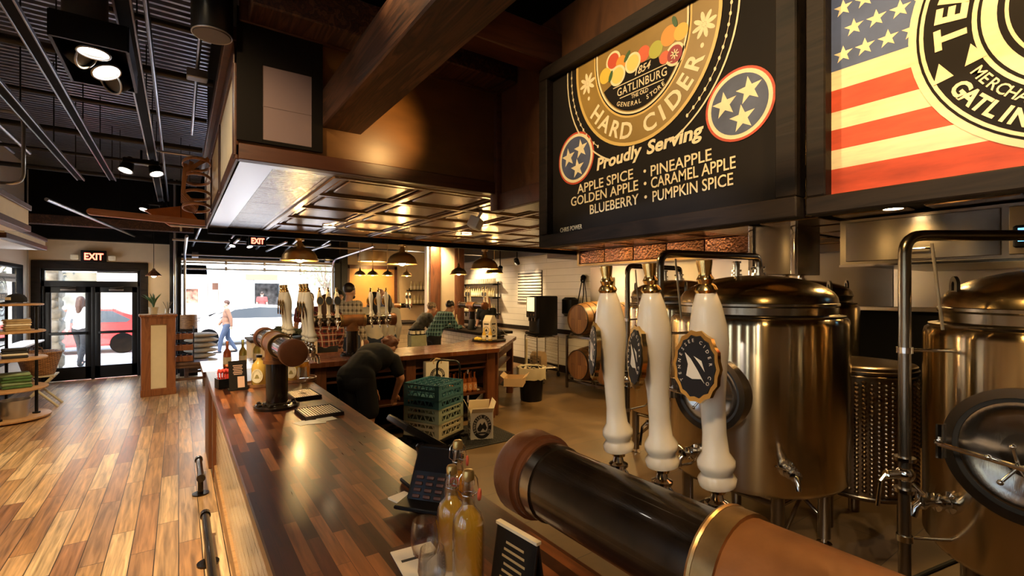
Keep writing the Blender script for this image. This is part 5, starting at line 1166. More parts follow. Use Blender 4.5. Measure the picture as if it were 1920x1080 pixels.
folded('folded charcoal or cream cloth on the rack shelf', (RX+.14, RY-.12, .876), 4, [M_dk, M_paper, M_dk], 'folded charcoal cloths', rz=.2, th=.034)
folded('folded green shirt on the low shelf of the rack', (RX+.15, RY-.08, .456), 5, [M_gr, M_gr2, M_gr], 'folded green shirts', .30, .24, .3, .042)
m = MB(); m.lathe([(.13, 0), (.135, .01), (.16, .24), (.165, .245), (.155, .245), (.128, .015), (.0001, .015)], 28); o = m.build('metal_pail', P('pail_zinc', (.55, .55, .57), .35, .9)); o.location = (RX+.15, RY-.14, .056); tag(o, 'zinc pail on the lowest shelf of the rack', 'pail')
t = thing('wicker_basket', 'honey wicker basket on a stand between the rack and the exit door', 'basket', (-1.79, 10.38, .502))
m = MB(); m.lathe([(.17, 0), (.18, .01), (.27, .34), (.285, .35), (.275, .36), (.25, .34), (.165, .02), (.0001, .02)], 36); m.build('basket_body', M_wicker, t)
m = MB(); m.torus(.272, .018, TR((0, 0, .35)), 36); m.build('rim', M_wicker, t)
m = MB(); m.tube([(-.09, -.24, .35), (-.07, -.25, .44), (0, -.255, .47), (.07, -.25, .44), (.09, -.24, .35)], .010); m.build('handle', P('dark_wicker', (.10, .045, .018), .6), t)
t = thing('folding_stand', 'pale wooden cross-legged stand under the wicker basket', 'stand', (-1.79, 10.38, 0))
for s, q in ((-1, -1), (1, -1), (-1, 1), (1, 1)): m = MB(); m.cyl((s*.24, q*.17+s*.02, 0), (-s*.17, q*.17+s*.02, .47), .018); m.build('leg', P('pale_handle', (.66, .56, .38), .5), t)
m = MB(); m.span((-.2, -.2, .48), (.2, .2, .50)); m.build('seat', P('pale_handle'), t)
m = MB(); m.span((XL+.001, 10.15, .86), (XL+.30, 12.6, .89), .004); m.build
o = m.build('window_ledge', M_white); tag(o, 'white ledge below the lettered window', 'ledge')
t = thing('alarm_box', 'grey box on the wall between the lettered window and the exit door', 'box', (XL+.02, 12.70, 1.22))
m = MB(); m.box((.03, 0, 0), (.06, .16, .16), bev=.006); m.build('cover', P('warm_grey_box', (.40, .37, .33), .5), t)
m = MB(); m.cyl((.03, 0, .08), (.03, 0, 2.9), .012); m.build('conduit', P('warm_grey_box'), t)
# pendant by the door
# ================================================================== CEILING: conduits, tracks, lamps
def conduit(label, pts, r=.018, mt=None, r_bend=.12):
    m = MB(); m.tube(round_path(pts, r_bend), r, 10); return tag(m.build('conduit', mt or M_conduit, None, 60), label, 'conduit')
M_track = P('pale_track_rail', (.40, .40, .42), .3, .85)
def track(label, x, y0, y1, z, w=.07):
    t = thing('light_track', label, 'track', (x, y0, z)); L_ = y1-y0
    m = MB(); m.span((-w/2, 0, 0), (w/2, L_, .012)); m.build('web', M_black, t)
    for s in (-1, 1): m = MB(); m.span((s*w/2-.006, 0, -.010), (s*w/2+.006, L_, .02), .002); m.build('flange', M_track, t)
    k = .4
    while k < L_: m = MB(); m.cyl((0, k, .0), (0, k, 4.22-z), .006, seg=6); k += 1.3; m.build('hanger', M_duskmetal, t)
track('pale steel channel along the ceiling, left-hand of three long runs', -1.08, 2.6, 8.6, 3.30)
track('pale steel channel along the ceiling, middle run left of the lit lamp cluster', -.80, 2.2, 9.2, 3.45)
track('pale steel channel along the ceiling carrying the lamp cluster', -.26, 1.6, 11.3, 3.42, .08)
for i, (y, z) in enumerate(((3.2, 3.75), (4.2, 3.72), (5.2, 3.74), (6.4, 3.74), (7.6, 3.70), (8.8, 3.70), (10.0, 3.68))):
    conduit('dark pipe crossing the corrugated ceiling, number %s from the front' % ('one two three four five six seven'.split()[i]), [(XL, y, z), (.26, y, z-.02)], .035 if i % 2 == 0 else .022, M_duskmetal)
conduit('silver conduit along the ceiling, right of the lamp cluster', [(-.17, 1.5, 3.62), (-.17, 11.8, 3.62)], .016)
conduit('second silver conduit hugging the channel of the lamp cluster', [(-.24, 1.5, 3.50), (-.24, 7.2, 3.50), (.15, 7.2, 3.50)], .013)
conduit('bent silver conduit crossing the ceiling from the left wall', [(XL, 4.6, 3.5), (-1.5, 4.6, 3.5), (-1.5, 8.2, 3.5)], .02)
conduit('thin silver conduit at the corrugated ceiling, far left', [(-1.9, 3.4, 3.75), (-1.9, 9.5, 3.75)], .02)
conduit('thin wire conduit dropping from the ceiling by the left soffits', [(XL, 6.6, 3.55), (-1.25, 6.6, 3.55), (-1.25, 6.6, 2.85), (-1.7, 6.6, 2.85)], .016)
conduit('silver conduit along the ceiling edge left of the cream soffit panels', [(.12, 3.0, 3.55), (.12, 6.4, 3.55)], .014)
conduit('long silver tube slanting below the black bulkhead', [(-1.35, 8.2, 2.95), (-.75, 12.6, 2.95)], .022)
for i in range(5):
    conduit('silver conduit above the garage opening, %s from the left' % ('first second third fourth fifth sixth'.split()[i]), [(.32+.58*i, 10.0, 2.94+.03*(i % 2)), (.25+.62*i, 12.6, 2.80)], .022)
conduit('silver sprinkler pipe crossing above the garage opening', [(-.1, 11.2, 2.80), (7.04, 11.2, 2.80)], .025)
conduit('thin silver pipe crossing behind the soffit edge', [(-.1, 8.3, 2.74), (6.9, 8.3, 2.74)], .016)
conduit('silver pipe post beside the black garage frame', [(-.07, 12.5, 0), (-.07, 12.5, 4.2)], .025)
def spot_head(t, loc, d, lit, r=.075):
    F = frame_z(d, loc)
    m = MB(); m.lathe([(r*.35, -.16), (r*.8, -.10), (r, -.02), (r, .02), (r*.93, .02), (r*.90, .0)], 24, F, cap=False); h = m.build('lamp_head', M_blackpl, t, 50)
    m = MB(); m.torus(r*.98, .006, F @ TR((0, 0, .02)), 28); m.build('lamp_ring', M_track, h)
    m = MB(); m.prism(ell(r*.90, r*.90, 24), .004, F, .0); m.build('lamp_lens', M_lampw if lit else P('unlit_lens', (.12, .11, .10), .15), h)
t = thing('lamp_cluster', 'open black track housing with two lit round lamps among the pipes', 'ceiling light', (-.395, 3.55, 3.18))
m = MB()
for s in (-1, 1): m.span((s*.16-.008, -.12, -.04), (s*.16+.008, .55, .10))
for y in (-.12, .55): m.span((-.16, y-.008, -.04), (.16, y+.008, .10))
m.span((-.16, .0, .09), (.16, .55, .10)); m.build('housing', M_blackpl, t)
m = MB(); m.cyl((-.03, -.02, .10), (-.03, -.02, 1.13), .10, seg=24); m.build('duct_can', P('dark_can', (.16, .16, .17), .3, .8), t)
for (p, d, l) in (((0, .03, -.01), (.0, -.05, -1), True), ((-.06, .16, .0), (.75, -.3, -.5), False), ((.02, .34, 0), (.4, -.3, -1), True), ((.05, .46, -.02), (-.6, -.5, -.5), False)): spot_head(t, p, d, l)
for (lab, x, y, lit) in (('pair of lit black track lamps beyond the lamp cluster', -.36, 7.1, True), ('pair of black track lamps above the wooden skis, half turned away', -.34, 10.3, True)):
    t = thing('track_lamp', lab, 'ceiling light', (x, y, 3.22)); m = MB(); m.box((0, 0, .10), (.34, .10, .06), bev=.01); m.cyl((0, 0, .1), (0, 0, .24), .012); m.build('bracket', M_blackpl, t)
    for s in (-1, 1): spot_head(t, (s*.14, 0, 0), (s*.25, -.3, -1), lit, .07)
t = thing('pendant_speaker', 'black cylindrical speaker hanging at the corner of the dark soffit', 'speaker', (.14, 2.86, 3.10))
m = MB(); m.lathe([(.085, 0), (.092, .01), (.092, .42), (.07, .45), (.0001, .46)], 32); m.build('cabinet', M_blackpl, t)
m = MB(); m.lathe([(.082, -.002), (.080, -.006), (.0001, -.004)], 32); m.build('grille', P('grey_grille', (.16, .14, .13), .6), t)
m = MB(); m.torus(.088, .004, TR((0, 0, 0)), 32); m.build('trim_ring', M_track, t)
m = MB(); m.cyl((0, 0, .45), (0, 0, 1.2), .006); m.build('cable', M_black, t)
t = thing('junction_box', 'small pale junction box under the ceiling by the cream soffit panels', 'box', (.12, 4.5, 3.50))
m = MB(); m.box((0, 0, 0), (.14, .10, .07), bev=.006); m.build('box', P('grey_box', (.35, .35, .37), .4, .6), t)
# old wooden ski and sled bottoms hung across, snowshoe on the soffit face
t = thing('wooden_ski', 'long salmon-coloured wooden plank hung crosswise under the ceiling', 'ski', (-.42, 9.2, 2.93), -.08)
m = MB(); m.prism(ell(.06, .05, 9, 90, 270, (-.62, 0))+[(.78, -.05), (.78, .05)], .035, TR((0, 0, 0), (PI/2-.25, .05, 0))); m.build('plank', wood('salmon_wood', [(.42, .17, .09), (.60, .30, .17), (.50, .20, .12)], (1.5, 12, 12), .5, .15), t)
m = MB(); m.cyl((.45, .0, -.02), (.45, .02, -.18), .014); m.build('peg', M_white, t)
for q in (.45, -.3): m = MB(); m.cyl((q, 0, 0), (q, 0, 1.32), .004); m.build('hanger_wire', M_black, t)
t = thing('painted_sled', 'orange painted sled seat hung behind the salmon plank', 'sled', (.0, 9.5, 2.98), .05)
m = MB(); m.prism([(-.45, .10), (.05, .22), (.12, .22), (.34, -.12), (-.1, -.14)], .04, TR((0, 0, 0), (PI/2-.2, 0, 0))); m.build('seat', P('orange_paint', (.50, .16, .04), .5, var=.2), t)
for q in (-.2, .15): m = MB(); m.cyl((q, 0, .1), (q, 0, 1.27), .004); m.build('hanger_wire', M_black, t)
t = thing('bentwood_pack_basket', 'bentwood slatted basket hung on the cream soffit face', 'basket', (.13, 5.05, 2.72))
mb = wood('bentwood', [(.22, .09, .03), (.40, .18, .06), (.30, .12, .04)], (6, 6, 2), .45, .2)
for k in range(5):
    m = MB(); a = -.22+.11*k; m.tube([(.08*math.cos(k), a*.9, .22), (-.09, a*1.15, .08), (-.10, a*1.15, -.10), (.0, a*.8, -.20)], .018, 6, flat=.4); m.build('stave', mb, t)
for z in (.20, .07, -.07, -.18):
    m = MB(); m.torus(.26, .014, TR((0, 0, z)) @ Matrix.Diagonal((.40, 1, 1, 1)), 28, 6); m.build('hoop', mb, t)
# track lamps added out of view to streak the tanks and light the handles
for (lab, x, y) in (('added black track lamp, out of view, over the aisle near the front', -.35, -.5), ('added black track lamp, out of view, over the aisle by the left wall', -1.3, -1.2), ('added black track lamp, out of view, over the front end of the long worktop', .1, -1.7), ('added black track lamp, out of view, left of the sign boards', -.55, -.15), ('added black track lamp, out of view, above the tower on the long worktop', -.5, 2.0)):
    t = thing('track_lamp', lab, 'ceiling light', (x, y, 3.42)); m = MB(); m.cyl((0, 0, 0), (0, 0, .80), .012); m.build('stem', M_black, t); spot_head(t, (0, 0, 0), (.2, .1, -1), True, .06)
# pendants
def pendant(label, x, y, zb, ztop, r, group):
    t = thing('pendant_lamp', label, 'pendant lamp', (x, y, zb), 0, None)
    m = MB(); m.lathe([(r, 0), (r*1.02, .008), (r*.99, .016), (r*.94, r*.30), (r*.80, r*.52), (r*.55, r*.70), (r*.26, r*.80), (r*.20, r*.86), (r*.20, r*1.0), (r*.14, r*1.06), (r*.13, r*1.3), (.012, r*1.36)]+[(.011, r*1.30), (r*.11, r*1.0), (r*.24, r*.76), (r*.52, r*.66), (r*.76, r*.49), (r*.90, r*.28), (r*.97, .016), (r*.97, .0)], 36, cap=False); m.build('shade', M_brass, t, 45)
    m = MB(); m.torus(r*1.03, .006, TR((0, 0, .004)), 36)
    for k in range(3):
        a = 2*PI*k/3+.4; m.cyl((r*1.02*math.cos(a), r*1.02*math.sin(a), .004), (r*.20*math.cos(a), r*.20*math.sin(a), r*1.0), .004, seg=6); m.sphere((r*1.06*math.cos(a), r*1.06*math.sin(a), .004), .012, 8)
    m.build('rim_rods', M_brass, t)
    m = MB(); m.cyl((0, 0, r*1.3), (0, 0, ztop-zb), .007); m.cyl((0, 0, ztop-zb-.025), (0, 0, ztop-zb), .05, seg=20); m.build('stem', M_brass, t)
    m = MB(); m.sphere((0, 0, r*.18), (r*.28, r*.28, r*.30), 14); m.build('bulb', M_lamp, t)
    light('POINT', 'pendant_bulb', (x, y, zb-.03), 18 if r > .18 else 10, WARM, size=.04)
pendant('brass dome pendant over the cross counter, left of three at the soffit edge', 1.20, 6.21, 2.175, 2.44, .205, 'p')
pendant('brass dome pendant over the cross counter, middle of three at the soffit edge', 2.50, 6.21, 2.175, 2.44, .20, 'p')
pendant('brass dome pendant over the cross counter, right of three at the soffit edge', 3.82, 6.21, 2.145, 2.44, .205, 'p')
for i, (u, d) in enumerate(((675, 10.4), (699, 10.5), (727, 10.6), (763, 10.9))):
    tt = (u-960)/898; pendant('small brass pendant over the far bar, %s of four in a row' % ('leftmost', 'second from left', 'third from left', 'rightmost')[i], d*(.5713+.8208*tt), d*(.8208-.5713*tt), 2.16, 4.33, .115, 'q')
for i, (u, d) in enumerate(((860, 10.2), (927, 9.6))):
    tt = (u-960)/898; pendant(('small brass pendant over the tiled counter beside the timber column', 'brass pendant partly hidden behind the right pendant of the cross counter')[i], d*(.5713+.8208*tt), d*(.8208-.5713*tt), 2.17, 4.33, .17, 'q')
# wire cage lamp by the exit door
t = thing('cage_pendant', 'small copper cone lamp hanging between the exit door and the black post', 'pendant lamp', (-.42, 12.3, 2.12))
m = MB(); m.lathe([(.14, 0), (.14, .01), (.03, .13), (.02, .16)], 6); m.build('shade', M_copper, t)
m = MB(); m.cyl((0, 0, .16), (0, 0, 2.12), .005); m.build('cord', M_black, t)
m = MB(); m.sphere((0, 0, .03), (.05, .05, .06), 12); m.build('bulb', M_lampw, t)
light('POINT', 'cage_bulb', (-.42, 12.3, 2.08), 6, WARM2, size=.04)
# exit signs
def exit_sign(label, loc, w, h, heads):
    t = thing('exit_sign', label, 'exit sign', loc)
    m = MB(); m.box((0, 0, 0), (w, .06, h), bev=.008); m.build('case', M_blackpl, t)
    q = MB(); q.text('EXIT', 1, None); xs = [v.co.x for v in q.bm.verts]; q.bm.free(); s = h*.78
    m = MB(); m.text('EXIT', s, basis((1, 0, 0), (0, 0, 1), (0, -1, 0), (.0, -.032, -s*.36)), .002, .006, sx=w*.72/(s*(max(xs)-min(xs)))); m.build('lettering', P('red_exit_glow', (.8, .08, .05), .4, emit=(1, .12, .07), estr=4), t, smooth=False)
    if heads:
        for s in (-1, 1): m = MB(); m.box((s*(w/2+.09), .0, -.02), (.13, .07, .11), bev=.02); m.build('emergency_head', M_creamp, t)
exit_sign('red EXIT sign with emergency heads above the double door', (-1.42, 12.90, 2.52), .40, .24, True)
exit_sign('red EXIT sign hanging among the pipes above the garage opening', (1.25, 10.4, 2.78), .30, .19, False)
m = MB(); m.cyl((1.25, 10.4, 2.87), (1.25, 10.4, 4.2), .008); tag(m.build('sign_hanger', M_black), 'black rod holding the hanging EXIT sign', 'rod')
t = thing('track_lamp', 'pair of lit track lamps just below the hanging EXIT sign', 'ceiling light', (1.02, 10.9, 2.72)); m = MB(); m.box((0, 0, .10), (.40, .06, .04)); m.cyl((0, 0, .1), (0, 0, 1.4), .008); m.build('bracket', M_blackpl, t)
for s in (-1, 1): spot_head(t, (s*.15, 0, 0), (s*.2, -.4, -1), True, .055)
# white cube speaker and small spots by the white wall
t = thing('cube_speaker', 'small white cube speaker bracketed under the tin soffit', 'speaker', (2.13, 3.62, 2.40)); t.rotation_euler = (.4, .2, .6)
m = MB(); m.box((0, 0, 0), (.10, .10, .10), bev=.008); m.build('cabinet', M_white, t)
m = MB(); m.cyl((0, 0, .04), (.01, .0, .11), .012); m.build('bracket', M_white, t)
for (lab, p, d) in (('small track spot aimed at the slatted panel', (6.62, 9.30, 2.50), (.5, .2, -.8)), ('dark track spot left of the slatted panel on the white wall', (6.60, 10.0, 2.36), (.3, .6, -.5))):
    t = thing('track_spot', lab, 'spot light', p); F = frame_z(d)
    m = MB(); m.lathe([(.045, -.10), (.06, -.08), (.06, .05), (.052, .05), (.05, .03)], 18, F); m.build('can', M_blackpl, t)
    m = MB(); m.prism(ell(.05, .05, 18), .004, F, .028); m.build('lens', M_lampw, t)
    m = MB(); m.cyl((0, 0, 0), (0, 0, 4.33-p[2]), .012); m.build('stem', M_black, t)
# ================================================================== FAR ROOM: bars, bottle shelves
t = thing('tiled_counter', 'white-tiled bar counter the plaid couple leans on', 'bar counter', (4.92, 8.1, 0))
m = MB(); m.span((0, 0, .1), (.04, 2.1, .93)); m.span((0, 0, .1), (.6, .04, .93)); m.build('tiled_front', M_tiley, t, smooth=False)
m = MB(); m.span((.04, .04, 0), (.6, 2.1, .93)); m.build('carcass', M_black, t, smooth=False)
m = MB(); m.span((-.10, -.06, .945), (.70, 2.15, 1.0), .006); m.build('counter_top', M_blackwood, t)
t = thing('tiled_counter', 'far white-tiled counter by the amber panel behind the standing customers', 'bar counter', (3.62, 10.75, 0))
m = MB(); m.span((0, 0, .08), (1.15, .04, 1.03)); m.build('tiled_front', M_tilex, t, smooth=False)
m = MB(); m.span((0, .04, 0), (1.15, .6, 1.03)); m.build('carcass', M_black, t, smooth=False)
m = MB(); m.span((-.06, -.08, 1.04), (1.17, .66, 1.09), .006); m.build('counter_top', M_blackwood, t)
tower('T-shaped draft tower on the white-tiled counter beside the leaning man', (5.30, 9.15, 1.0), 0, (.42, .30, -.30, -.42), .56, bd=(180,), simple=True, zp=.50)
tower('small draft tower on the far white-tiled counter by the amber panel', (4.28, 11.1, 1.09), PI/2, (-.30, -.40, .30), .50, bd=(180,), simple=True, side=-1, sc=.85)
t = thing('amber_wall_panel', 'amber wooden wall panel lit from above behind the standing customers', 'wall panel', (4.35, 12.93, 0))
m = MB(); m.span((-.62, 0, .9), (.62, .06, 2.42)); m.build('panel', P('amber_panel', (.48, .24, .07), .4, var=.15, vscale=3), t, smooth=False)
m = MB(); m.span((-.70, -.02, .85), (-.62, .06, 2.5)); m.span((.62, -.02, .85), (.70, .06, 2.5)); m.span((-.70, -.02, 2.42), (.70, .06, 2.52)); m.build('frame', M_trim, t)
light('SPOT', 'amber_panel_lamp', (4.25, 12.2, 2.55), 70, WARM, (4.35, 12.93, 1.9), .05, 100, .8)
t = thing('drum_shade', 'wide brass drum lamp above the amber wall panel', 'lamp', (4.0, 11.9, 2.55))
m = MB(); m.lathe([(.36, 0), (.36, .24), (.34, .25), (.34, .01)], 36, cap=False); m.build('shade', M_brass, t)
m = MB(); m.prism(ell(.34, .34, 36), .01, None, .02); m.build('diffuser', P('drum_diffuser', (.9, .75, .45), .4, emit=(1, .68, .3), estr=3), t)
m = MB(); m.cyl((0, 0, .0), (0, 0, 1.78), .01); m.build('rod', M_black, t)
struct((lambda m: (m.span((3.50, 12.84, 0), (3.66, 13.0, 4.3)), m.build('trim_15', M_blacksat, smooth=False))[1])(MB()))
def shelf_unit(label, loc, L_, zs, rot, deep=.22):
    t = thing('bottle_shelf', label, 'shelf', loc, rot)
    for z in zs: m = MB(); m.span((0, -deep, z-.025), (L_, 0, z), .003); m.build('shelf_board', M_blackwood, t)
    for x in (.08, L_-.08):
        m = MB(); m.cyl((x, -.03, zs[0]-.15), (x, -.03, zs[-1]+.05), .014); m.build('pipe_upright', M_black, t)
        for z in zs: m = MB(); m.cyl((x, -deep+.02, z-.035), (x, -.03, z-.035), .010); m.build('pipe_arm', M_black, t)
    return t
SY = 12.55
shelf_unit('black pipe bottle shelves on the white wall behind the leaning man', (XR-.01, SY, 0), 1.9, (1.22, 1.66, 2.02), -PI/2)
def small_bottle(label, group):
    t = thing('cider_bottle', label, 'bottle', (0, 0, 0), 0, group)
    m = MB(); m.lathe([(.030, 0), (.033, .004), (.033, .14), (.013, .19), (.012, .24), (.014, .245), (.0001, .25)], 12); m.build('glass_body', P('pale_gold_glass', (.70, .58, .30), .08, coat=.5), t, 50)
    m = MB(); m.lathe([(.0335, .03), (.0337, .032), (.0337, .11), (.0335, .112)], 12); m.build('label', P('cream_label'), t)
    return t
for row, (z, g, lab) in enumerate(((1.222, 'bottles on the lower wall shelf', 'pale bottle in the row on the lower pipe shelf behind the leaning man'), (1.662, 'bottles on the middle wall shelf', 'pale bottle in the row on the middle pipe shelf behind the leaning man'))):
    b0 = small_bottle(lab, g); b0.location = (XR-.12, SY-.12, z)
    for i in range(1, 16): dup(b0, (XR-.12, SY-.12-.110*i, z))
g0 = lathe_obj('clear_tumbler', 'upturned clear tumbler in the row on the top pipe shelf behind the leaning man', 'glass', (XR-.12, SY-.12, 2.022), [('glass', P('shelf_glass', (.80, .74, .60), .05, coat=.6, trans=.5), [(.036, 0), (.030, .13), (.0001, .13)])], 'tumblers on the top wall shelf', 12)
for i in range(1, 18): dup(g0, (XR-.12, SY-.12-.098*i, 2.022))
shelf_unit('short bottle shelves on the back wall right of the amber panel', (5.35, 12.98, 0), .80, (1.45, 1.85), 0)
for row, (z, g) in enumerate(((1.452, 'lower'), (1.852, 'upper'))):
    b0 = small_bottle('pale bottle on the %s of the short back-wall shelves by the amber panel' % g, 'bottles on the %s back-wall shelf' % g); b0.location = (5.45, 12.86, z)
    for i in range(1, 7): dup(b0, (5.45+.10*i, 12.86, z))
# beige merchandise cabinet with a dark wreath behind the long bar's tower
t = thing('display_cabinet', 'beige boxy display cabinet behind the tower, dark garland on top', 'cabinet', (1.22, 7.55, 0))
m = MB(); m.span((-.42, -.3, .08), (.42, .3, 1.12), .01); m.build('body', P('beige_cabinet', (.56, .46, .34), .5), t)
m = MB(); m.span((-.44, -.32, 1.12), (.44, .32, 1.15), .006); m.span((-.40, -.28, 0), (.40, .28, .08)); m.build('top', M_blackwood, t)
m = MB(); m.span((-.005, -.305, .15), (.005, -.30, 1.08)); m.span((-.06, -.33, .6), (-.045, -.30, .75)); m.build('door_gap', M_black, t)
t = thing('garland', 'heaped dark garland on the beige display cabinet', 'garland', (1.22, 7.50, 1.156))
m = MB()
for k in range(160):
    a = rnd.uniform(0, 2*PI); r = rnd.uniform(0, .38); x, y = r*math.cos(a), r*.6*math.sin(a); z = .02+.13*(1-r/.38)*rnd.random()+.02
    T = TR((x, y, z), (rnd.uniform(-1, 1), rnd.uniform(-1, 1), a)); m.faces([(0, -.018, 0), (.06, 0, .01), (0, .018, 0), (-.04, 0, .004)], [(0, 1, 2, 3)], T)
m.sphere((0, 0, .062), (.34, .22, .06), 14)
m.build('foliage', P('dark_garland', (.035, .04, .02), .8, var=.5, vscale=20), t)
# small rack of jars on a green box beyond the cross counter
t = thing('sign_box', 'faded green box standing beyond the cross counter under a black jar rack', 'box', (3.30, 7.55, 0), -.15)
m = MB(); m.box((0, 0, .44), (.26, .26, .88), bev=.006); m.build('pedestal', M_blackwood, t)
m = MB(); m.box((0, 0, .98), (.26, .26, .19), bev=.006); m.build('box', P('faded_green', (.30, .30, .18), .6, var=.2), t)
t = thing('jar_rack', 'black wire rack of lidded jars on the faded green box', 'rack', (3.30, 7.55, 1.076), -.15)
m = MB()
for z in (.01, .09): m.torus(.14, .005, TR((0, 0, z)) @ Matrix.Diagonal((1, .8, 1, 1)), 24)
m.box((0, 0, .006), (.24, .2, .008)); m.build('wire_frame', M_black, t)
for i in range(3):
    for j in range(2):
        o = thing('jar', 'small pale jar with dark lid in the black wire rack', 'jar', (3.22+.08*i, 7.50+.09*j, 1.088), 0, 'jars in the wire rack')
        m = MB(); m.lathe([(.026, 0), (.03, .004), (.03, .06)], 12); m.build('jar_body', M_creamp, o)
        m = MB(); m.lathe([(.032, .06), (.032, .085), (.0001, .087)], 12); m.build('lid', M_black, o)
t = thing('tablet_stand', 'small black tablet standing on the white-tiled counter by the draft tower', 'tablet', (5.05, 8.75, 1.0), .3)
m = MB(); m.box((0, 0, .11), (.02, .16, .22), rot=(0, .25, 0), bev=.005); m.box((.03, 0, .01), (.10, .12, .02)); m.build('tablet', M_blackpl, t)
lathe_obj('cider_bottle', 'single white-labelled bottle standing by the leaning man', 'bottle', (5.02, 9.35, 1.0), [('glass_body', P('pale_gold_glass'), [(.035, 0), (.038, .004), (.038, .17), (.014, .23), (.013, .30), (.0001, .302)]), ('label', M_paper, [(.0385, .03), (.0388, .032), (.0388, .14), (.0385, .142)])])
# ================================================================== OUTSIDE
def slab(name, a, b, mt): m = MB(); m.span(a, b); return struct(m.build(name, mt, smooth=False))
slab('sidewalk', (-14, 13.25, -.15), (14, 16.5, -.03), P('pale_pavement', (.62, .60, .57), .7, var=.06, vscale=2))
slab('road', (-30, 16.5, -.25), (30, 25.5, -.14), P('asphalt', (.34, .34, .35), .8, var=.06, vscale=1))
slab('sidewalk_far', (-30, 25.5, -.2), (30, 30, .05), P('pale_pavement'))
slab('sidewalk_side', (-30, -8, -.15), (-2.62, 13.2, -.03), P('pale_pavement'))
slab('kerb', (-14, 16.5, -.2), (14, 16.65, -.03), M_white)
t = thing('stone_pier', 'rough stone pier on the sidewalk at the left of the exit door', 'pier', (-2.30, 14.15, -.03))
m = MB(); k = 0; z = 0
while z < 2.9:
    hh = rnd.uniform(.18, .34); m.box((rnd.uniform(-.02, .02), rnd.uniform(-.02, .02), z+hh/2), (.46+rnd.uniform(-.05, .04), .46+rnd.uniform(-.05, .04), hh-.02), rot=(0, 0, rnd.uniform(-.15, .15)), bev=.05); z += hh
m.box((0, 0, 1.45), (.38, .38, 2.9)); m.build('stones', P('field_stone', (.30, .25, .18), .85, var=.5, vscale=6, bump=.6, bscale=12), t, 50)
b = thing('building', 'pale shop building across the street with striped siding and an awning', 'building', (0, 30, 0))
M_fac = boards('striped_siding', [(.50, .48, .43), (.58, .56, .50), (.40, .38, .34)], 20, .35, 'zx', .7, .03, (.5, .48, .44), grain=.03)
m = MB(); m.span((-22, 0, 3.2), (22, .4, 9)); m.build('upper_wall', M_fac, b, smooth=False)
m = MB()
for x0, x1 in ((-22, -14), (-9, -7.5), (-3.2, .22), (.85, 1.25), (1.75, 3.35), (4.75, 7.2), (10.5, 13), (17, 22)): m.span((x0, 0, 0), (x1, .4, 3.2))
m.span((.22, 0, 0), (.85, .4, 1.2)); m.span((.22, 0, 1.95), (.85, .4, 3.2))
m.span((-22, 0, 2.7), (22, .4, 3.2)); m.build('lower_wall', P('pale_stucco', (.55, .52, .46), .8), b, smooth=False)
m = MB(); m.span((-22, 1.5, 0), (22, 1.7, 3.0)); m.build('shop_interior', P('shop_dark', (.38, .35, .33), .8, var=.8, vscale=1.5), b, smooth=False)
for i, (x0, x1) in enumerate(((-14, -9), (-7.5, -3.2), (7.2, 10.5), (13, 17))):
    m = MB(); m.span((x0, .15, .5), (x1, .17, 2.7)); w = m.build('shop_window', pane('shop_glass', (.8, .85, .88)), b)
    m = MB(); m.span((x0, .1, 0), (x1, .2, .5)); m.build('stall_riser', P('riser_paint', (.42, .30, .24), .6), w)
m = MB(); m.span((1.25, .3, 0), (1.75, .35, 2.4)); m.build('doorway', P('brown_door', (.16, .075, .05), .6), b, smooth=False)
m = MB(); m.span((.22, .3, 1.2), (.85, .35, 1.95)); m.build('small_window', P('brown_window', (.24, .11, .08), .4, var=.8, vscale=6), b, smooth=False)
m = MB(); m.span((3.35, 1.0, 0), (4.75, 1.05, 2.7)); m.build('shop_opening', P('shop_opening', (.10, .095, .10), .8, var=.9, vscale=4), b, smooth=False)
m = MB(); m.span((1.45, -.08, .3), (1.72, -.05, 1.9)); m.build('banner', M_white, b, smooth=False)
m = MB(); m.faces([(1.2, -1.6, 2.45), (9, -1.6, 2.45), (9, 0, 3.2), (1.2, 0, 3.2), (1.2, -1.6, 2.25), (9, -1.6, 2.25)], [(0, 1, 2, 3), (0, 4, 5, 1)]); a = m.build('awning', boards('striped_awning', [(.26, .40, .47), (.46, .54, .57), (.20, .34, .42)], 20, .4, 'zx', .7, .02, (.4, .5, .55), grain=.02), b, smooth=False)
for x in (1.3, 3.2, 5.9, 8.9): m = MB(); m.cyl((x, -1.55, .05), (x, -1.55, 2.4), .09); m.build('awning_post', P('pale_blue_paint', (.60, .74, .78), .5), b)
m = MB(); m.span((2.85, -1.75, 2.42), (4.35, -1.66, 2.72)); m.build('shop_sign', P('brown_sign', (.22, .09, .06), .6), b, smooth=False)
m = MB(); m.span((-9, -.1, 3.2), (-2, 0, 3.5)); m.span((-2, -.05, 3.6), (-1.6, 0, 9)); m.build('cornice', M_white, b)
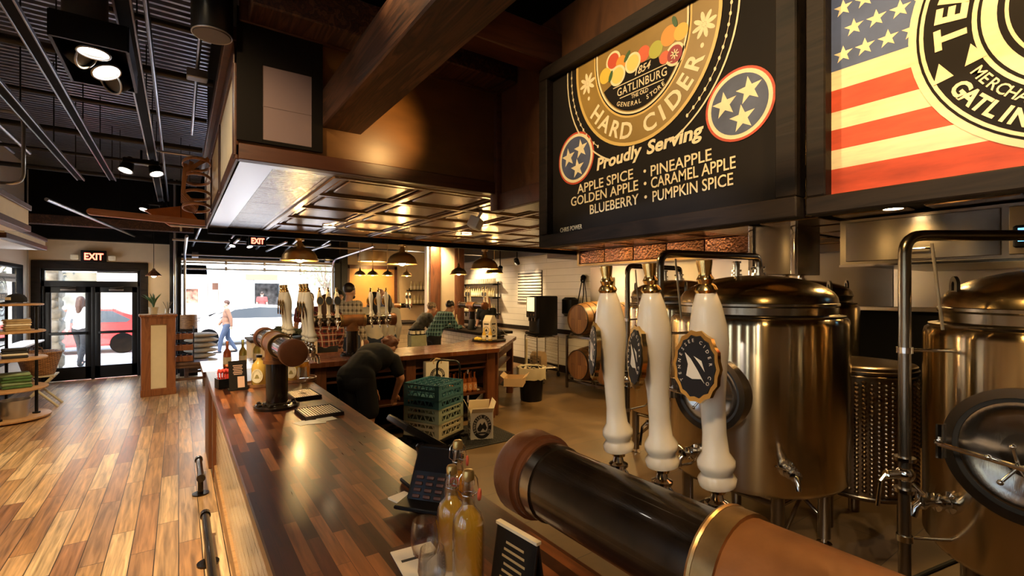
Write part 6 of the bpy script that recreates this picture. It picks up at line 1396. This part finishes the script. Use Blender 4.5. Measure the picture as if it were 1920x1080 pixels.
for (nm, x, y, col) in (('red', -2.75, 20.3, (.55, .03, .03)), ('white', 2.15, 20.6, (.82, .80, .78))):
    t = thing('car', nm+' hatchback car parked across from the '+('exit door' if nm == 'red' else 'garage opening'), 'car', (x, y, -.14))
    prof = [(-2.05, .30), (-2.1, .55), (-2.0, .80), (-1.75, .92), (-1.25, .98), (-.55, 1.38), (.3, 1.46), (1.1, 1.42), (1.75, 1.12), (1.98, 1.0), (2.05, .7), (2.02, .32), (1.75, .25), (-1.8, .25)]
    m = MB(); F = basis((1, 0, 0), (0, 0, 1), (0, -1, 0), (0, .85, 0)); m.prism(prof, 1.7, F); bmesh.ops.bevel(m.bm, geom=m.bm.edges[:], offset=.06, segments=2, affect='EDGES'); m.build('body', P('car_paint_'+nm, col, .25, coat=1), t, 50)
    m = MB(); gl = [(-1.0, 1.0), (-.5, 1.30), (.3, 1.38), (1.05, 1.34), (1.5, 1.06), (1.4, .98)]; m.prism(gl, 1.72, basis((1, 0, 0), (0, 0, 1), (0, -1, 0), (0, .86, 0))); m.build('windows', P('car_glass', (.05, .06, .07), .05), t)
    for wx in (-1.3, 1.3):
        for wy in (-.86, .86):
            m = MB(); m.lathe([(.20, -.10), (.31, -.10), (.33, -.06), (.33, .06), (.31, .10), (.20, .10)], 28, basis((1, 0, 0), (0, 0, 1), (0, -1, 0), (wx, wy*.88, .33))); w = m.build('wheel', P('tire_black', (.004, .004, .004), .9, spec=0), t)
            m = MB(); m.lathe([(.17, -.09), (.17, .09), (.05, .105), (.0001, .105)], 10, basis((1, 0, 0), (0, 0, 1), (0, math.copysign(1, -wy)*1, 0), (wx, wy*.88, .33))); m.build('hubcap', M_conduit, w)
    m = MB(); m.box((-2.06, .55, .68), (.06, .35, .12), bev=.02); m.box((-2.06, -.55, .68), (.06, .35, .12), bev=.02); m.build('headlight', M_white, t)
    m = MB(); m.box((2.02, .6, .85), (.06, .25, .14), bev=.02); m.box((2.02, -.6, .85), (.06, .25, .14), bev=.02); m.build('tail_light', P('tail_red', (.5, .03, .02), .3), t)
def tree(label, x, y, z, h, r, n=900):
    t = thing('street_tree', label, 'tree', (x, y, z)); m = MB(); m.tube([(0, 0, 0), (.03, .02, h*.4), (0, 0, h*.8)], .1, 8, rs=[.11, .08, .04]); 
    for k in range(6): a = k*1.05; m.tube([(0, 0, h*.45), (r*.5*math.cos(a), r*.5*math.sin(a), h*.75)], .03, 5, rs=[.04, .015])
    m.build('trunk', P('bark', (.16, .12, .09), .9), t)
    m = MB()
    for k in range(n):
        v = Vector((rnd.gauss(0, 1), rnd.gauss(0, 1), rnd.gauss(0, 1))).normalized()*rnd.random()**.4; p = (v.x*r, v.y*r, h*.78+v.z*r*.8); s = rnd.uniform(.06, .13)
        m.faces([(-s, 0, 0), (0, -s*.5, 0), (s, 0, 0), (0, s*.5, 0)], [(0, 1, 2, 3)], TR(p, (rnd.uniform(0, 3), rnd.uniform(0, 3), rnd.uniform(0, 3))))
    m.build('leaves', P('street_leaves', (.24, .27, .15), .7, var=.4, vscale=3), t)
tree('pale leafy tree on the far sidewalk seen over the tap handles', 6.3, 26.2, .05, 4.0, 1.5)
tree('leafy tree across the street seen through the exit door', -6.0, 26.4, .05, 4.2, 1.6)
t = thing('street_lamp', 'thin grey street lamp on the far sidewalk seen through the garage opening', 'street lamp', (4.35, 25.8, .05))
m = MB(); m.cyl((0, 0, 0), (0, 0, 3.0), .05, .035); m.cyl((0, 0, 0), (0, 0, .3), .10); m.build('pole', P('verdigris_grey', (.20, .25, .25), .5), t)
m = MB(); m.lathe([(.06, 3.0), (.14, 3.15), (.16, 3.4), (.05, 3.55), (.0001, 3.6)], 12); m.build('lantern', P('lantern_glass', (.7, .72, .7), .3), t)
# ================================================================== PEOPLE: one continuous body each, clothes and hair as its children
def limb(m, pts, rs):
    for i in range(len(pts)-1): m.cyl(pts[i], pts[i+1], rs[i], rs[i+1], 14)
    for p, r in zip(pts, rs): m.sphere(p, r, 14)
def fuse(m, name, mt, parent, vox, it=6, sm=.5):
    o = m.build('tmp', mt, None); r = o.modifiers.new('r', 'REMESH'); r.mode = 'VOXEL'; r.voxel_size = vox; s = o.modifiers.new('s', 'SMOOTH'); s.factor = sm; s.iterations = it
    dg = bpy.context.evaluated_depsgraph_get(); me = bpy.data.meshes.new_from_object(o.evaluated_get(dg)); me.name = name
    for k in range(len(me.materials)): me.materials[k] = mt
    if not me.materials: me.materials.append(mt)
    me.polygons.foreach_set('use_smooth', [True]*len(me.polygons)); old = o.data; bpy.data.objects.remove(o); bpy.data.meshes.remove(old)
    q = bpy.data.objects.new(name, me); COL.objects.link(q); q.parent = parent; return q
def pose_std():
    return dict(pelvis=(0, 0, .95), waist=(0, .005, 1.10), chest=(0, .0, 1.29), neck=(0, -.005, 1.47), head=(0, .025, 1.625), pitch=0,
        shL=(-.185, -.005, 1.42), elL=(-.235, -.02, 1.14), wrL=(-.225, .10, .91), haL=(-.21, .14, .83), shR=(.185, -.005, 1.42), elR=(.235, -.02, 1.14), wrR=(.225, .10, .91), haR=(.21, .14, .83),
        hiL=(-.09, 0, .92), knL=(-.10, .03, .50), anL=(-.105, -.02, .09), hiR=(.09, 0, .92), knR=(.10, .03, .50), anR=(.105, -.02, .09))
def person(label, loc, rz, h, mats, pose=None, sleeve='long', legs='long', hair='short', width=1.0, vox=.013, yaw=0):
    J = pose_std()
    if pose: J.update(pose)
    V = {k: (Vector(v) if hasattr(v, '__len__') else v) for k, v in J.items()}
    t = thing('person', label, 'person', loc, rz); s = h/1.745; t.scale = (s, s, s)
    HT = Matrix.Translation(V['head']) @ Matrix.Rotation(yaw, 4, 'Z') @ Matrix.Rotation(-V['pitch'], 4, 'X')
    def torso(m, g=0.0):
        w = width
        up = (V['neck']-V['pelvis']).normalized(); R = frame_z(up).to_3x3(); F = Matrix.Identity(4)
        # keep local x as the body's left-right axis
        x = Vector((1, 0, 0)); y = up.cross(x).normalized(); F = basis(x, y, up)
        for c, r in (('pelvis', (.165, .115, .13)), ('waist', (.145, .105, .15)), ('chest', (.175, .115, .17))):
            m.sphere((0, 0, 0), [(q+g)*w for q in r[:2]]+[r[2]+g], 20, Matrix.Translation(V[c]) @ F)
        limb(m, [V['shL'], V['chest']*.35+(V['shL']+V['shR'])*.325+up*.02, V['shR']], [.066+g, .085+g, .066+g])
    def arm(m, k, g, upto):
        p = [V['sh'+k], V['el'+k]]; r = [.060+g, .045+g]
        if upto == 'short': p[1] = V['sh'+k]*.35+V['el'+k]*.65; r = [.062+g, .056+g]
        elif upto == 'long': p.append(V['wr'+k]); r.append(.032+g)
        limb(m, p, r)
    def leg(m, k, g, upto):
        p = [V['hi'+k], V['kn'+k]]; r = [.088+g, .058+g]
        if upto == 'shorts': p[1] = V['hi'+k]*.08+V['kn'+k]*.92; r = [.098+g, .082+g]
        else: p.append(V['an'+k]); r.append(.040+g)
        limb(m, p, r)
    m = MB(); torso(m)
    limb(m, [V['neck'], V['neck']*.35+V['head']*.65], [.056, .054])
    m.sphere((0, -.012, .03), (.076, .094, .096), 20, HT); m.sphere((0, .022, -.045), (.058, .066, .070), 18, HT); m.sphere((0, .055, -.085), (.028, .025, .022), 12, HT)
    m.cyl((0, .086, .035), (0, .112, -.018), .010, .015, 10, HT); m.sphere((0, .104, -.022), (.017, .014, .012), 10, HT); m.sphere((0, .082, -.052), (.024, .012, .008), 10, HT); m.sphere((0, .080, .045), (.05, .014, .012), 12, HT)
    for q in (-1, 1): m.sphere((q*.076, -.01, .0), (.012, .022, .032), 10, HT)
    for k in ('L', 'R'):
        arm(m, k, 0, 'long'); leg(m, k, 0, 'long')
        wr, ha = V['wr'+k], V['ha'+k]; d = (ha-wr).normalized(); sd = Vector((0, 0, 1)).cross(d) if abs(d.z) < .9 else Vector((0, 1, 0)); sd.normalize(); up = d.cross(sd)
        palm = wr+d*.055; limb(m, [wr, palm], [.028, .034])
        for i in range(4):
            b = wr+d*.085+sd*(.012*(i-1.5)*1.7); L_ = (.062, .072, .068, .052)[i]; m2 = b+d*L_*.5-up*.006; e = b+d*L_-up*.024; limb(m, [b, m2, e], [.0105, .0098, .0085])
        q = -1 if k == 'R' else 1; limb(m, [wr+d*.03+sd*q*.025, wr+d*.06+sd*q*.055-up*.012, wr+d*.09+sd*q*.055-up*.022], [.013, .011, .0095])
        an = V['an'+k]; m.sphere((an.x, an.y+.05, max(.045, an.z-.04)), (.042, .115, .045), 12)
    fuse(m, 'body', mats.get('skin', M_skin), t, vox, 4)
    m = MB(); torso(m, .012)
    for k in ('L', 'R'): arm(m, k, .013, sleeve)
    limb(m, [V['pelvis'], V['waist']], [.135*width, .13*width]); fuse(m, 'shirt', mats['top'], t, vox, 8)
    m = MB(); m.sphere(V['pelvis']-Vector((0, 0, .03)), (.178*width, .130*width, .13), 18)
    for k in ('L', 'R'): leg(m, k, .016, legs)
    fuse(m, 'trousers' if legs == 'long' else 'shorts', mats['legs'], t, vox, 6)
    m = MB()
    for k in ('L', 'R'): an = V['an'+k]; m.sphere((an.x, an.y+.055, .045), (.050, .135, .05), 14); m.sphere((an.x, an.y-.01, .075), (.048, .055, .06), 12)
    fuse(m, 'shoes', mats.get('shoes', M_rubber), t, vox, 3)
    if hair != 'bald':
        m = MB(); m.sphere((0, -.026, .05), (.086, .096, .094), 18, HT)
        if hair == 'curly':
            for k in range(46):
                a, b = rnd.uniform(0, 2*PI), rnd.uniform(-.25, 1.4); p = Vector((.082*math.cos(a)*math.cos(b), -.022+.096*math.sin(a)*math.cos(b), .045+.09*math.sin(b)))
                if p.y > .055 and p.z < .08: continue
                m.sphere(p, rnd.uniform(.018, .027), 8, HT)
        elif hair == 'long':
            limb(m, [HT @ Vector((0, -.055, .02)), HT @ Vector((0, -.085, -.12)), HT @ Vector((0, -.10, -.26))], [.082, .085, .06])
            for q in (-1, 1): limb(m, [HT @ Vector((q*.072, -.01, .04)), HT @ Vector((q*.085, .0, -.14))], [.028, .028])
        fuse(m, 'hair', mats['hair'], t, .009, 2)
    if hair == 'cap' or mats.get('cap'):
        m = MB(); m.sphere((0, -.018, .058), (.092, .104, .082), 18, HT); m.sphere((0, .10, .055), (.06, .06, .008), 12, HT); fuse(m, 'cap', mats['cap'], t, .009, 2)
    if mats.get('beard'):
        m = MB(); m.sphere((0, .040, -.070), (.058, .060, .045), 14, HT); fuse(m, 'beard', mats['beard'], t, .009, 2)
    m = MB()
    for q in (-1, 1): m.sphere((q*.030, .078, .018), (.011, .008, .006), 8, HT)
    m.build('eyes', M_ink, t)
    return t
M_tee = P('black_tee_cloth', (.004, .0036, .0032), .85, bump=.1, bscale=20); M_short = P('black_shorts_cloth', (.0045, .004, .004), .8); M_jean = P('dark_denim', (.035, .05, .085), .85, var=.15); M_dkp = P('dark_trouser_cloth', (.02, .02, .022), .85)
M_auburn = P('auburn_hair', (.13, .04, .013), .5, var=.3, vscale=40); M_dhair = P('dark_hair', (.018, .011, .008), .4); M_ghair = P('grey_brown_hair', (.18, .13, .09), .6, var=.3, vscale=40); M_cloth_w = P('white_blouse', (.72, .66, .54), .8)
def face(dx, dy): return math.atan2(-dx, dy)
# bartender bending over the open shelf
person('person in black T-shirt and shorts bending low over the shelf behind the long bar', (1.55, 5.13, 0), face(.80, .60), 1.80, dict(top=M_tee, legs=M_short, hair=M_auburn, skin=P('warm_skin', (.52, .25, .14), .5, var=.08, vscale=20)),
    dict(pelvis=(0, 0, .87), waist=(0, .14, .97), chest=(0, .32, 1.03), neck=(0, .48, 1.05), head=(0, .60, 1.09), pitch=.75, shL=(-.18, .42, .99), elL=(-.22, .46, .78), wrL=(-.14, .50, .64), haL=(-.11, .54, .57), shR=(.18, .42, .99), elR=(.25, .45, .79), wrR=(.18, .46, .62), haR=(.15, .48, .55),
    hiL=(-.10, 0, .86), knL=(-.12, .07, .48), anL=(-.13, -.03, .09), hiR=(.10, 0, .86), knR=(.12, .07, .48), anR=(.13, -.03, .09)), 'short', 'shorts', 'curly', 1.22, .011)
# couple at the tiled counter
lean = dict(pelvis=(0, 0, .93), waist=(0, .08, 1.07), chest=(0, .20, 1.22), neck=(0, .32, 1.36), head=(0, .41, 1.47), pitch=.25, shL=(-.18, .27, 1.31), elL=(-.22, .40, 1.07), wrL=(-.12, .58, 1.06), haL=(-.08, .65, 1.06), shR=(.18, .27, 1.31), elR=(.22, .40, 1.07), wrR=(.12, .58, 1.06), haR=(.08, .65, 1.06))
person('person in green plaid shirt leaning on the white-tiled counter, back turned', (4.20, 8.80, 0), face(1, .12), 1.76, dict(top=plaid('green_plaid', (.06, .20, .22), (.012, .03, .035), (.30, .42, .38), .075), legs=M_dkp, hair=M_dhair), lean, 'long', 'long', 'short', 1.15)
person('person with short curly hair in dark floral top beside the green plaid shirt', (4.12, 9.54, 0), face(1, -.05), 1.70, dict(top=P('dark_floral', (.06, .055, .045), .8, var=.9, vscale=14), legs=M_jean, hair=M_ghair), dict(lean, pitch=.1), 'long', 'long', 'curly', 1.05)
person('person with orange hair in black top serving behind the white-tiled counter', (6.02, 9.70, 0), face(-.8, -.6), 1.66, dict(top=M_tee, legs=M_dkp, hair=P('ginger_hair', (.42, .16, .05), .5)), dict(elL=(-.22, .06, 1.14), wrL=(-.16, .25, 1.08), haL=(-.14, .32, 1.06), elR=(.22, .06, 1.14), wrR=(.16, .25, 1.08), haR=(.14, .32, 1.06)), 'short', 'long', 'long')
# customers in front of the garage opening
person('tall bearded person in cream and black plaid shirt standing behind the row of taps', (2.40, 8.35, 0), face(.85, .5), 1.93, dict(top=plaid('cream_plaid', (.70, .62, .46), (.10, .075, .05), (.35, .28, .2), .085), legs=M_jean, hair=M_dhair, beard=M_dhair), dict(pitch=.1), 'long', 'long', 'short')
person('person in red and black plaid shirt with dark trousers, back turned, behind the taps', (1.93, 8.0, 0), face(.25, 1), 1.74, dict(top=plaid('red_plaid', (.24, .035, .022), (.018, .012, .012), (.45, .34, .24), .10), legs=M_dkp, hair=P('brown_hair', (.05, .02, .01), .6)), None, 'long', 'long', 'long', 1.08)
person('person in maroon shirt by the garage opening, left of the red plaid shirt', (2.10, 9.95, 0), face(.2, 1), 1.77, dict(top=P('maroon_cloth', (.16, .03, .03), .85), legs=M_jean, hair=P('brown_hair')), None, 'short', 'long', 'short')
person('person in black cap and dark jacket between the two plaid shirts', (2.60, 9.75, 0), face(.1, -1), 1.82, dict(top=M_dkp, legs=M_jean, hair=M_dhair, cap=P('black_cloth'), beard=M_ghair), None, 'long', 'long', 'short')
person('person with long dark hair and white blouse behind the right taps, nearer one', (2.93, 8.62, 0), face(-.2, 1), 1.78, dict(top=M_cloth_w, legs=M_jean, hair=M_dhair), None, 'long', 'long', 'long')
person('person with long dark hair and cream top behind the rightmost tap', (3.30, 8.98, 0), face(.2, 1), 1.74, dict(top=M_cloth_w, legs=M_jean, hair=M_dhair), None, 'long', 'long', 'long')
person('bald person in pale shirt facing the taps in front of the amber panel', (3.45, 9.75, 0), face(-.3, -1), 1.86, dict(top=P('grey_cloth', (.30, .28, .27), .8), legs=M_dkp, hair=M_dhair), None, 'short', 'long', 'bald')
# outside
walk = dict(hiL=(-.09, 0, .92), knL=(-.09, .16, .52), anL=(-.09, .22, .10), knR=(.09, -.04, .50), anR=(.09, -.26, .12), elL=(-.23, -.10, 1.15), wrL=(-.22, -.12, .92), haL=(-.21, -.12, .84), elR=(.23, .06, 1.15), wrR=(.22, .20, .95), haR=(.21, .25, .88))
person('pedestrian in white jacket and dark trousers seen through the left door leaf', (-2.0, 15.9, -.03), face(.3, 1), 1.70, dict(top=P('white_jacket', (.78, .76, .72), .8), legs=M_dkp, hair=P('brown_hair')), walk, 'long', 'long', 'long', vox=.016)
person('pedestrian in brown coat walking past the white car', (1.25, 17.6, -.14), face(-1, 0), 1.66, dict(top=P('brown_coat', (.20, .10, .06), .8), legs=M_jean, hair=P('brown_hair')), walk, 'long', 'long', 'short', vox=.016)
person('pedestrian in maroon shirt on the far sidewalk under the awning', (3.6, 28.2, .05), face(.2, 1), 1.75, dict(top=P('maroon_cloth'), legs=M_jean, hair=M_dhair), None, 'short', 'long', 'short', vox=.02)
person('pedestrian in dark jacket on the far sidewalk beside the maroon shirt', (4.5, 28.0, .05), face(0, 1), 1.72, dict(top=M_dkp, legs=M_jean, hair=M_dhair), None, 'long', 'long', 'short', vox=.02)
